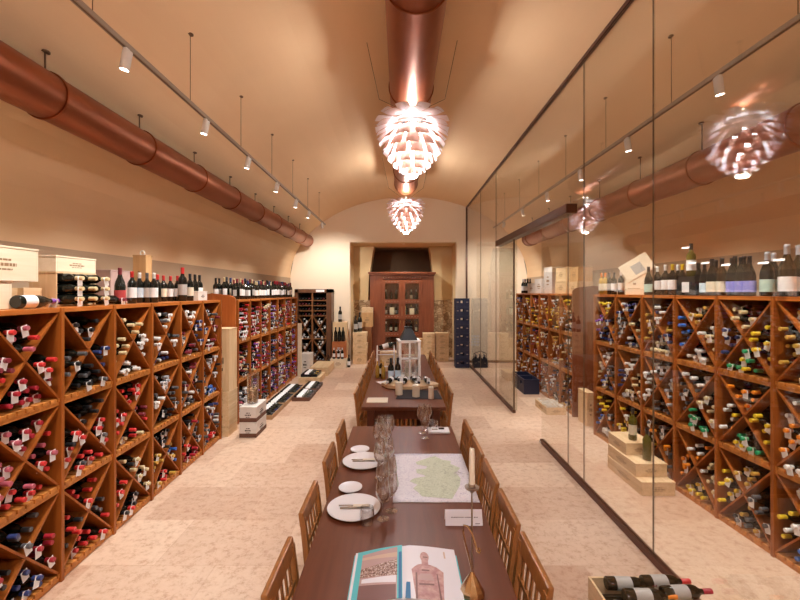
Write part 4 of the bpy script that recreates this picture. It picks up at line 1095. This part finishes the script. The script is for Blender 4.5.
onpage(*LA, [(.03, SL), (.09, SL), (.09, SU - .05), (.03, SU - .05)], 'teal_deep', 'printed_gutter', .0012)
onpage(*LA, [(.12, SL), (.84, SL), (.84, SU - .03), (.12, SU - .012)], 'print_rose', 'printed_picture', .0012)
onpage(*LA, [(.12, SU - .085), (.84, SU - .075), (.84, SU - .052), (.12, SU - .05)], 'print_tan', 'printed_ceiling', .0016)
onpage(*LA, [(.12, SU - .205), (.84, SU - .19), (.84, SU - .13), (.12, SU - .10)], 'photo', 'printed_shelves', .0016)
onpage(*LA, [(.14, SU - .25), (.80, SU - .225), (.80, SU - .195), (.14, SU - .205)], 'page', 'printed_tables', .002)
onpage(*LA, [(.14, SL), (.84, SL), (.84, SU - .23), (.14, SU - .26)], 'print_shadow', 'printed_floor', .0018)
RA = (1, .244, .036, .016, .006)
def ell(cx, cy, a, c, n=14): return [(cx + a * math.cos(2 * PI * i / n), cy + c * math.sin(2 * PI * i / n)) for i in range(n)]
onpage(*RA, ell(.40, SU - .082, .085, .036), 'print_flesh', 'printed_head', .0012)
onpage(*RA, [(.34, SU - .15), (.46, SU - .15), (.46, SU - .10), (.34, SU - .10)], 'print_flesh', 'printed_neck', .001)
onpage(*RA, [(.18, SL), (.70, SL), (.72, SU - .175), (.60, SU - .145), (.45, SU - .13), (.35, SU - .13), (.24, SU - .14), (.15, SU - .17)], 'print_flesh', 'printed_torso', .0008)
onpage(*RA, [(.37, SU - .088), (.46, SU - .088), (.46, SU - .080), (.37, SU - .080)], 'print_shadow', 'printed_eyes', .0016)
onpage(*RA, [(.20, SL), (.235, SL), (.25, SU - .19), (.22, SU - .19)], 'print_shadow', 'printed_arm', .0014)
onpage(*RA, [(.60, SL), (.635, SL), (.61, SU - .19), (.59, SU - .19)], 'print_shadow', 'printed_arm', .0014)
onpage(*RA, [(.27, SU - .265), (.53, SU - .262), (.53, SU - .252), (.27, SU - .255)], 'print_shadow', 'printed_waist', .0016)
onpage(*RA, [(.33, SU - .178), (.47, SU - .178), (.47, SU - .168), (.33, SU - .168)], 'print_shadow', 'printed_collar', .0016)
onpage(*RA, [(.245, SU - .235), (.54, SU - .235), (.50, SU - .19), (.29, SU - .195)], 'print_rose', 'printed_chest', .0012)
onpage(*RA, [(.03, SL), (.12, SL), (.12, SU - .25), (.05, SU - .25)], 'teal_deep', 'printed_corner', .0012)
onpage(*RA, [(.77, SU - .078), (.80, SU - .078), (.80, SU - .03), (.77, SU - .03)], 'print_tan', 'printed_caption', .0012)

# ------------------------------------------------------------------ things on the lantern table
single('paper_sheet', MB().box(-.12, .12, -.11, .11, 0, .006), 'label_cream', 'blank cream paper sheet at the near corner of lantern table', 'paper', None, (-.26, 4.72, TZ)) 
single('table_runner', MB().prism([(-.27, -.20), (.27, -.20), (.25, .22), (-.22, .22)], 0, .004), 'black_cloth', 'black cloth runner under the three cream candles', 'runner', None, (.22, 4.98, TZ))
for i, (px, py, h) in enumerate(((399, 394.5, .15), (416, 396.5, .135), (431, 398.5, .135))):
    Y = (CAMZ - TZ - .004) * FPX / (py - CY); x = (px - CX) / FPX * Y
    t = thing('pillar_candle', 'cream pillar candle on black runner, %s' % ['nearest the paper sheet', 'middle of three', 'nearest the glass wall'][i], 'candle', (x, Y, TZ + .005), 0, 'candles on the black runner')
    r = [.045, .045, .032][i]
    part('wax', MB().lathe([(0, 0), (r, 0), (r, h), (r * .85, h - .004), (0, h - .01)], 20), 'wax', t, 40)
    part('wick', MB().tube([(0, 0, h - .012), (.001, 0, h + .008)], .0016), 'ink', t)
t = thing('wooden_slab', 'live-edge wooden slab carrying lying bottles on lantern table', 'board', (.13, 5.40, TZ))
rnd = random.Random(6); n = 26
pl = [((.36 + .025 * rnd.uniform(-1, 1)) * math.cos(2 * PI * i / n) ** 1 , (.20 + .02 * rnd.uniform(-1, 1)) * math.sin(2 * PI * i / n)) for i in range(n)]
part('slab', MB().prism(pl, .012, .05), 'slab', t); part('bark_edge', MB().prism([(x * .985, y * .985) for x, y in pl], .0, .012), 'bark', t)
for i in range(6):
    a = Rz(-PI / 2 + [-.25, .12, -.1, .3, -.2, .1][i])
    bottle('displayed_wine_bottle', 'small dark bottle lying on slab, %s from the paper-sheet side' % ORD[i], Tr(-.10 + i * .088, 5.52, TZ + .088) @ a @ Ry(PI / 2) @ Rz(PI), ['white', 'black', 'silver', 'black', 'white', 'grey'][i], 'b', 'bottle', 'bottles lying on the wooden slab', 'paper', 0 if i % 2 else None, .92)
for i, (x, y) in enumerate(((-.125, 5.66), (-.03, 5.70))):
    bottle('upright_wine_bottle', 'dark bottle with pale blue label before lantern, %s' % ['on the rack side', 'touching lantern'][i], Tr(x, y, TZ) @ Rz(.2), 'black', 'b', 'bottle', 'pair of pale blue labelled bottles', 'label_sky', None, 1.12)
def lantern(x, y):
    t = thing('candle_lantern', 'tall white wooden lantern with dark pyramid roof', 'lantern', (x, y, TZ), .12)
    w, h = .155, .56
    part('base', MB().box(-w, w, -w, w, 0, .03), 'white_metal', t, bev=.004)
    b = MB()
    for sx in (-1, 1):
        for sy in (-1, 1): b.box(sx * w - .018 * (sx > 0) * 2 + 0 if sx > 0 else -w, w if sx > 0 else -w + .036, (w - .036) if sy > 0 else -w, w if sy > 0 else -w + .036, .03, h)
    part('posts_frame', b, 'white_metal', t)
    b = MB()
    for z0, z1 in ((.03, .055), (.30, .325), (h - .03, h)):
        b.box(-w, w, -w, -w + .02, z0, z1).box(-w, w, w - .02, w, z0, z1).box(-w, -w + .02, -w, w, z0, z1).box(w - .02, w, -w, w, z0, z1)
    b.box(-.012, .012, -w, -w + .018, .03, h).box(w - .018, w, -.012, .012, .03, h)
    part('rail_frame', b, 'white_metal', t)
    part('roof', MB().add([(-w + .035, -w + .035, h), (w - .035, -w + .035, h), (w - .035, w - .035, h), (-w + .035, w - .035, h), (-.045, -.045, h + .17), (.045, -.045, h + .17), (.045, .045, h + .17), (-.045, .045, h + .17)],
         [(3, 2, 1, 0), (0, 1, 5, 4), (1, 2, 6, 5), (2, 3, 7, 6), (3, 0, 4, 7), (4, 5, 6, 7)]), 'roof', t)
    part('top_plate', MB().box(-w - .008, w + .008, -w - .008, w + .008, h - .012, h + .004), 'white_metal', t)
    part('vent_cap', MB().box(-.055, .055, -.055, .055, h + .17, h + .19), 'roof', t)
    part('ring_handle', MB().tube([(.045 * math.cos(a * PI / 6), 0, h + .23 + .045 * math.sin(a * PI / 6)) for a in range(13)], .005), 'roof', t)
    part('pane', MB().box(-w + .03, w - .03, -w + .008, -w + .011, .055, h - .03).box(w - .011, w - .008, -w + .03, w - .03, .055, h - .03), 'clear', t)
    t2 = thing('pillar_candle', 'cream pillar candle inside the white lantern', 'candle', (x, y, TZ + .031))
    part('wax', MB().lathe([(0, 0), (.05, 0), (.05, .22), (.04, .217), (0, .212)], 20), 'wax', t2, 40)
    part('wick', MB().tube([(0, 0, .21), (.001, 0, .235)], .002), 'ink', t2)
lantern(.12, 5.93)
# wine box display and glassware behind the lantern
crate('pale wooden box propped behind the blue-labelled bottles beside lantern', -.32, .0, 6.45, 6.68, TZ, TZ + .30, 'pine', None, ('-y',))
t = thing('bottle_stand', 'white wire stand holding a tilted dark bottle beside lantern', 'stand', (-.22, 6.28, TZ))
b = MB()
for s_ in (-.13, .13):
    b.tube([(s_, -.06, 0), (s_, -.06, .34), (s_, .03, .42), (s_, .09, .34), (s_, .09, 0)], .009, 6)
b.tube([(-.13, -.06, .3), (.13, -.06, .3)], .008).tube([(-.13, .09, .34), (.13, .09, .34)], .008).tube([(-.13, -.06, .12), (.13, -.06, .12)], .008)
part('wire_frame', b, 'white_metal', t)
bottle('displayed_wine_bottle', 'dark tilted bottle resting in the white wire stand', Tr(-.32, 6.33, TZ + .385) @ Rz(.1) @ Ry(PI / 2 - .3), 'black', 'b', 'bottle', None, 'paper', None, 1.0)
for i, (x, y) in enumerate(((-.33, 5.98), (-.28, 6.08), (-.24, 5.90))):
    bottle('upright_wine_bottle', 'small golden bottle by lantern-table chairs, %s' % ['nearest the chairs', 'rear', 'nearest the blue labels'][i], Tr(x, y, TZ), 'gold', 'b', ['bottle_amber', 'bottle_b', 'bottle_amber'][i], 'small golden bottles', 'label_cream' if i == 1 else None, None, .8)
single('paper_sheet', MB().box(-.11, .11, -.15, .15, 0, .003, X=Rz(.5)), 'paper', 'white leaflet lying under the blue-labelled bottles', 'paper', None, (-.17, 5.62, TZ - .0005))

# ------------------------------------------------------------------ cabinet in the niche
def cabinet():
    x0, x1, y0, y1, zt = -.90, 1.02, 12.35, 12.85, 2.60
    t = thing('display_cabinet', 'tall dark reddish wood cabinet with glazed doors in the niche', 'cabinet', ((x0 + x1) / 2, y1, 0))
    P = lambda n, b, m, par=None, **k: part(n, b, m, par or t, world=True, **k)
    b = MB().box(x0, x0 + .36, y0, y1, 0, zt - .1).box(x1 - .36, x1, y0, y1, 0, zt - .1).box(x0 + .36, x1 - .36, y1 - .03, y1, 0, zt - .1).box(x0 + .36, x1 - .36, y0, y1, 0, .12).box(x0 + .36, x1 - .36, y0, y1, zt - .22, zt - .1)
    P('carcass', b, 'cabinet')
    P('cornice', MB().box(x0 - .03, x1 + .03, y0 - .04, y1, zt - .1, zt - .05).box(x0 - .06, x1 + .06, y0 - .07, y1, zt - .05, zt), 'cabinet', bev=.008)
    b = MB()
    for i in range(15):
        x = x0 + .4 + i * .08
        if x < x1 - .38: b.lathe([(0, -.012), (.014, -.008), (.014, .0), (0, .004)], 8, 0, Tr(x, y0 - .004, zt - .16) @ Rx(PI / 2))
    P('stud_trim', b, 'pewter')
    m = (x0 + x1) / 2
    for i, (a, c) in enumerate(((x0 + .36, m - .004), (m + .004, x1 - .36))):
        b = MB().box(a, a + .09, y0 - .025, y0 - .002, .14, zt - .24).box(c - .09, c, y0 - .025, y0 - .002, .14, zt - .24)
        for z0, z1 in ((.14, .30), (.66, .80), (1.20, 1.32), (1.66, 1.78), (zt - .34, zt - .24)):
            b.box(a + .09, c - .09, y0 - .025, y0 - .002, z0, z1)
        dr = P('door', b, 'cabinet')
        P('pane', MB().box(a + .09, c - .09, y0 - .012, y0 - .008, .30, zt - .34), 'door_glass', dr)
        b = MB()
        for z in (.73, 1.26, 1.72, zt - .29):
            for k in range(5): b.lathe([(0, -.01), (.012, -.006), (.012, .004), (0, .006)], 7, 0, Tr(a + .12 + k * (c - a - .24) / 4, y0 - .028, z) @ Rx(PI / 2))
        P('stud', b, 'pewter', dr)
        P('handle', MB().tube([(c - .045 if i == 0 else a + .045, y0 - .05, 1.0), (c - .045 if i == 0 else a + .045, y0 - .05, 1.15)], .01), 'brass', dr)
    for z in (.75, 1.27, 1.73): P('shelf', MB().box(x0 + .36, x1 - .36, y0 + .03, y1 - .03, z - .012, z + .012), 'cabinet')
    rnd = random.Random(12); n = 0
    for zi, z in enumerate((.763, 1.283, 1.743)):
        for i in range(7):
            x = x0 + .47 + i * .155
            if abs(x - m) < .05: continue
            bottle('upright_wine_bottle', 'bottle inside the dark cabinet, %s shelf, %s in line' % (['lower', 'middle', 'upper'][zi], ORD[i]), Tr(x, y0 + .2 + .05 * (i % 2), z), rnd.choice(['black', 'gold', 'maroon', 'white']), 'b', rnd.choice(['bottle', 'bottle_b']), 'bottles inside the cabinet', rnd.choice(['paper', 'label_cream', None]), None, 1.1)
    for i, x in enumerate((m - .3, m + .05, m + .3)):
        crate('pale printed carton inside the dark cabinet, %s along' % ORD[i], x - .07, x + .07, y0 + .08, y0 + .16, 1.284, 1.284 + [.25, .28, .22][i], ['pine_white', 'pine', 'pine_white'][i], 'cartons inside the cabinet', (), name='gift_box', cat='box')
cabinet()

# ------------------------------------------------------------------ copper ducts
def duct(label, x, z, r, y0, y1, hang, name='copper_duct', step=1.05, off=.3):
    t = thing(name, label, 'duct', (x, (y0 + y1) / 2, z), 0, 'copper ducts')
    b = MB().lathe([(r - .012, y0), (r, y0), (r, y1), (r - .012, y1), (r - .012, y0 + .002)], 40, 0, Matrix(((1, 0, 0, x), (0, 0, 1, 0), (0, 1, 0, z), (0, 0, 0, 1))))
    b.f = b.f[:-2] if False else b.f
    part('pipe', b, 'copper', t, 40, world=True)
    y = y0 + off
    while y < y1 - .1:
        c = MB().lathe([(r - .002, -.012), (r + .010, -.012), (r + .012, 0), (r + .010, .012), (r - .002, .012)], 40, 0, Matrix(((1, 0, 0, x), (0, 0, 1, y), (0, 1, 0, z), (0, 0, 0, 1))))
        part('clamp_ring', c, 'copper_seam', t, 40, world=True)
        zc = min(vz(x - .0), vz(x)) - .0
        part('hanger_rod', MB().tube([(x, y, z + r), (x, y, zc + .02)], .006).lathe([(0, 0), (.03, 0), (.03, .012), (0, .012)], 10, 0, Tr(x, y, zc - .006)), 'wire', t, world=True)
        y += step
    part('end_collar', MB().lathe([(r - .003, -.02), (r + .008, -.02), (r + .008, .02), (r - .003, .02)], 40, 0, Matrix(((1, 0, 0, x), (0, 0, 1, y1 - .02), (0, 1, 0, z), (0, 0, 0, 1)))), 'copper', t, 40, world=True)
duct('long copper air duct hung along the vault above the rack facing glass', -2.51, 3.39, .163, -4.9, 11.1, 0, off=.45)
duct('thick copper air duct under the crown of the vault above pendants', .12, 4.20, .232, -4.9, 8.3, 0, step=1.5, off=.3)
duct('copper air duct hung along the vault behind the glass', 3.02, 3.24, .163, -4.9, 9.6, 0, off=.6)

# ------------------------------------------------------------------ spot tracks
def spot(name, loc, target, e, size=95, blend=.8, col=(1, .955, .88), r=.04):
    l = bpy.data.lights.new(name, 'SPOT'); l.energy = e; l.spot_size = math.radians(size); l.spot_blend = blend; l.color = col; l.shadow_soft_size = r
    o = bpy.data.objects.new(name, l); COL.objects.link(o); o.location = loc
    o.rotation_euler = (Vector(target) - Vector(loc)).to_track_quat('-Z', 'Y').to_euler(); return o
def track(label, x, z, y0, y1, heads, aim, group, where, e):
    t = thing('light_track', label, 'light track', (x, (y0 + y1) / 2, z), 0, 'light tracks')
    part('rail', MB().box(x - .015, x + .015, y0, y1, z - .016, z + .016), 'track', t, world=True)
    part('slot', MB().box(x - .006, x + .006, y0 + .01, y1 - .01, z - .0165, z - .0155), 'trim_dark', t, world=True)
    y = y0 + .35 + .13
    while y < y1:
        part('hanger_rod', MB().tube([(x, y, z + .02), (x, y, vz(x) + .02)], .003).lathe([(0, 0), (.025, 0), (.025, .01), (0, .01)], 10, 0, Tr(x, y, vz(x) - .006)), 'wire', t, world=True)
        y += 1.12
    for i, y in enumerate(heads):
        h = thing('track_spotlight', 'white cylinder spotlight, %s along %s' % (ORD[i], where), 'spotlight', (x, y, z - .017), 0, group)
        tgt = Vector(aim(y)); hd = Vector((x, y, z - .075)); d = (tgt - hd).normalized()
        q = d.to_track_quat('Z', 'Y').to_matrix().to_4x4()
        part('bracket', MB().box(-.012, .012, -.02, .02, -.05, .0), 'white_metal', h)
        XX = Tr(0, 0, -.055) @ q
        part('lamp_body', MB().lathe([(0, -.04), (.028, -.04), (.030, -.035), (.030, .085), (.027, .085), (.027, .072), (0, .072)], 18, 0, XX), 'white_metal', h, 40)
        part('lens', MB().lathe([(0, .0735), (.026, .0735), (.026, .076), (0, .076)], 18, 0, XX), 'lens', h)
        spot('spot_beam', hd + d * .16, tgt, e * (2 if y > 9 else 1))
EL, ER = 55, 64
track('white spotlight track hung above the aisle by the rack facing glass', -1.8, 3.62, -4.8, 9.85, [-4.1, -3.0, -1.9, -.75, .4, 1.55, 2.70, 3.8, 4.86, 6.0, 7.1, 8.1, 9.46], lambda y: (-2.45, y + .15, .8) if y < 9 else (-1.9, 11.6, 1.9), 'spotlights on the aisle track', 'the aisle track', EL)  # unseen heads behind the camera are added to brighten the room
track('white spotlight track hung behind the glass partition', 2.33, 3.60, -4.8, 10.2, [-4.2, -3.0, -1.8, -.6, .6, 1.8, 3.0, 4.2, 5.3, 6.5, 7.8, 9.2], lambda y: (2.80, y + .15, .8) if y < 9 else (2.5, 11.6, 1.4), 'spotlights on the track behind glass', 'the track behind glass', ER)  # continued behind the camera with added heads for more light

# ------------------------------------------------------------------ artichoke pendants
LEAFM = {}
def leaf_mesh(L, w0, w1, key):
    if key in LEAFM: return LEAFM[key]
    NU, NV = 5, 4; b = MB(); vs = []
    for layer in (0, 1):
        for j in range(NV + 1):
            v = j / NV
            for i in range(NU + 1):
                u = i / NU * 2 - 1
                w = w0 + (w1 - w0) * v
                # local: x outwards along the leaf, y across, z normal (outer side up)
                vs.append((L * v, u * w / 2, -.012 * u * u - .012 * v * v + (.0015 if layer == 0 else -.0015)))
    n = (NU + 1) * (NV + 1); fs = []; ms = []
    for layer in (0, 1):
        for j in range(NV):
            for i in range(NU):
                a = layer * n + j * (NU + 1) + i; f = (a, a + 1, a + NU + 2, a + NU + 1)
                fs.append(tuple(reversed(f)) if layer == 0 else f); ms.append(layer)
    ring = [i for i in range(NU + 1)] + [j * (NU + 1) + NU for j in range(1, NV + 1)] + [NV * (NU + 1) + i for i in range(NU - 1, -1, -1)] + [j * (NU + 1) for j in range(NV - 1, 0, -1)]
    for a, c in zip(ring, ring[1:] + ring[:1]): fs.append((a, c, c + n, a + n)); ms.append(0)
    b.add(vs, fs); b.m = ms
    me = b.mesh('leaf', ['leaf_out', 'leaf_in']); smooth(me, 50); LEAFM[key] = me; return me
ROWS = [(.315, .36, .22, 10), (.255, .40, .0, 10), (.175, .405, -.25, 10), (.09, .395, -.50, 10), (.005, .37, -.74, 10), (-.08, .335, -.95, 10), (-.16, .285, -1.12, 9), (-.235, .225, -1.28, 8), (-.30, .155, -1.42, 6), (-.345, .085, -1.58, 5)]
def pendant(label, loc, s):
    t = thing('artichoke_pendant', label, 'pendant lamp', loc, 0, 'artichoke pendants over the tables'); t.scale = (s, s, s)
    for ri, (z, r, a, n) in enumerate(ROWS):
        L = .205 if ri < 7 else .15
        w1 = 2 * PI * r / n * .66
        me = leaf_mesh(L, w1 * 1.0, w1, ri)
        for k in range(n):
            th = 2 * PI * (k + .5 * (ri % 2)) / n
            # tip at radius r and height z; leaf rises back towards its root at slope a
            root = Vector((r - L * math.cos(a), 0, z - L * math.sin(a)))
            o = link('leaf', me, t); o.matrix_local = Rz(th) @ Tr(*root) @ Ry(-a)
    part('core', MB().lathe([(0, -.22), (.05, -.20), (.075, -.08), (.085, .06), (.08, .18), (.05, .24), (0, .25)], 16), 'core', t, 60, label='glowing white core')
    l = bpy.data.lights.new('pendant_glow', 'POINT'); l.energy = 6; l.shadow_soft_size = .11; l.color = (.94, .96, 1.0)
    lo = bpy.data.objects.new('pendant_glow', l); COL.objects.link(lo); lo.location = (loc[0], loc[1], loc[2] + .06)
    l2 = bpy.data.lights.new('pendant_top_fill', 'POINT'); l2.energy = 40; l2.shadow_soft_size = .025; l2.color = (1.0, .97, .93)  # added bulb between cap and duct, brightening the vault
    lo = bpy.data.objects.new('pendant_top_fill', l2); COL.objects.link(lo); lo.location = (loc[0], loc[1], loc[2] + .36 * s)
    l3 = bpy.data.lights.new('pendant_bottom_fill', 'SPOT'); l3.energy = 46; l3.shadow_soft_size = .03; l3.color = (.96, .97, 1.0); l3.spot_size = math.radians(150); l3.spot_blend = .9  # added lamp under the leaves to light the table
    lo = bpy.data.objects.new('pendant_bottom_fill', l3); COL.objects.link(lo); lo.location = (loc[0], loc[1], loc[2] - .40 * s)
    part('bottom_fill_lens', MB().lathe([(0, -.375), (.05, -.37), (.055, -.355), (.05, -.345), (0, -.345)], 16), 'lens', t, 40)  # glowing lens made up to dress the added bottom lamp
    part('canopy_cap', MB().lathe([(0, .33), (.05, .33), (.14, .315), (.19, .295), (.185, .29), (0, .295)], 24), 'steel', t, 40)
    part('stem', MB().tube([(0, 0, .33), (0, 0, .40)], .012), 'steel', t)
    for sx in (-1, 1):
        zc = (vz(loc[0] + sx * .5 * s) - loc[2]) / s
        part('suspension_wire', MB().tube([(sx * .06, 0, .35), (sx * .36, 0, (4.05 - loc[2]) / s), (sx * .5, 0, zc + .02)], .003), 'wire', t)
pendant('white glowing artichoke pendant nearer the camera, below the copper duct', (.128, 4.36, 3.575), .97)
pendant('white glowing artichoke pendant farther away, near the duct end', (.118, 8.07, 3.50), .95)

pendant('unseen artichoke pendant added over the near end of map table', (.128, .65, 3.575), .97)  # out of view, added to brighten the near vault and table
pendant('unseen artichoke pendant added far behind the map table', (.128, -3.05, 3.575), .97)  # behind the camera, added as extra light for the room
# added fill lamp in the soffit, there to brighten the niche
t = thing('niche_fill_lamp', 'small round fill lamp added in the niche soffit', 'fill lamp', (.1, 12.0, OZ))
part('ring', MB().lathe([(.03, -.008), (.045, -.008), (.045, 0), (.03, 0)], 20), 'white_metal', t); part('lens', MB().lathe([(0, -.004), (.03, -.004), (.03, -.001), (0, -.001)], 20), 'lens', t)
spot('niche_fill_beam', (.1, 12.0, OZ - .03), (.1, 12.05, 0), 90, 150, 1.0)

# ------------------------------------------------------------------ camera, world, view
w = bpy.data.worlds.new('dim_world'); SC.world = w; w.use_nodes = True
w.node_tree.nodes['Background'].inputs['Color'].default_value = (1, .85, .7, 1); w.node_tree.nodes['Background'].inputs['Strength'].default_value = .1
cam = bpy.data.cameras.new('camera'); co = bpy.data.objects.new('camera', cam); COL.objects.link(co)
co.location = (0, 0, CAMZ); co.rotation_euler = (PI / 2, 0, 0)
cam.sensor_width = 36; cam.lens = FPX * 36 / 800; cam.shift_x = 0; cam.shift_y = -8 / 800; cam.clip_start = .05; cam.clip_end = 100
SC.camera = co
vs = SC.view_settings
vs.view_transform = 'Standard'; vs.look = 'None'; vs.gamma = 1; vs.use_curve_mapping = False
vs.exposure = 1.27
try:
    SC.cycles.use_denoising = True; SC.cycles.max_bounces = 10; SC.cycles.diffuse_bounces = 8; SC.cycles.transparent_max_bounces = 24
    SC.cycles.sample_clamp_indirect = 8; SC.cycles.caustics_reflective = False; SC.cycles.caustics_refractive = False
except Exception: pass
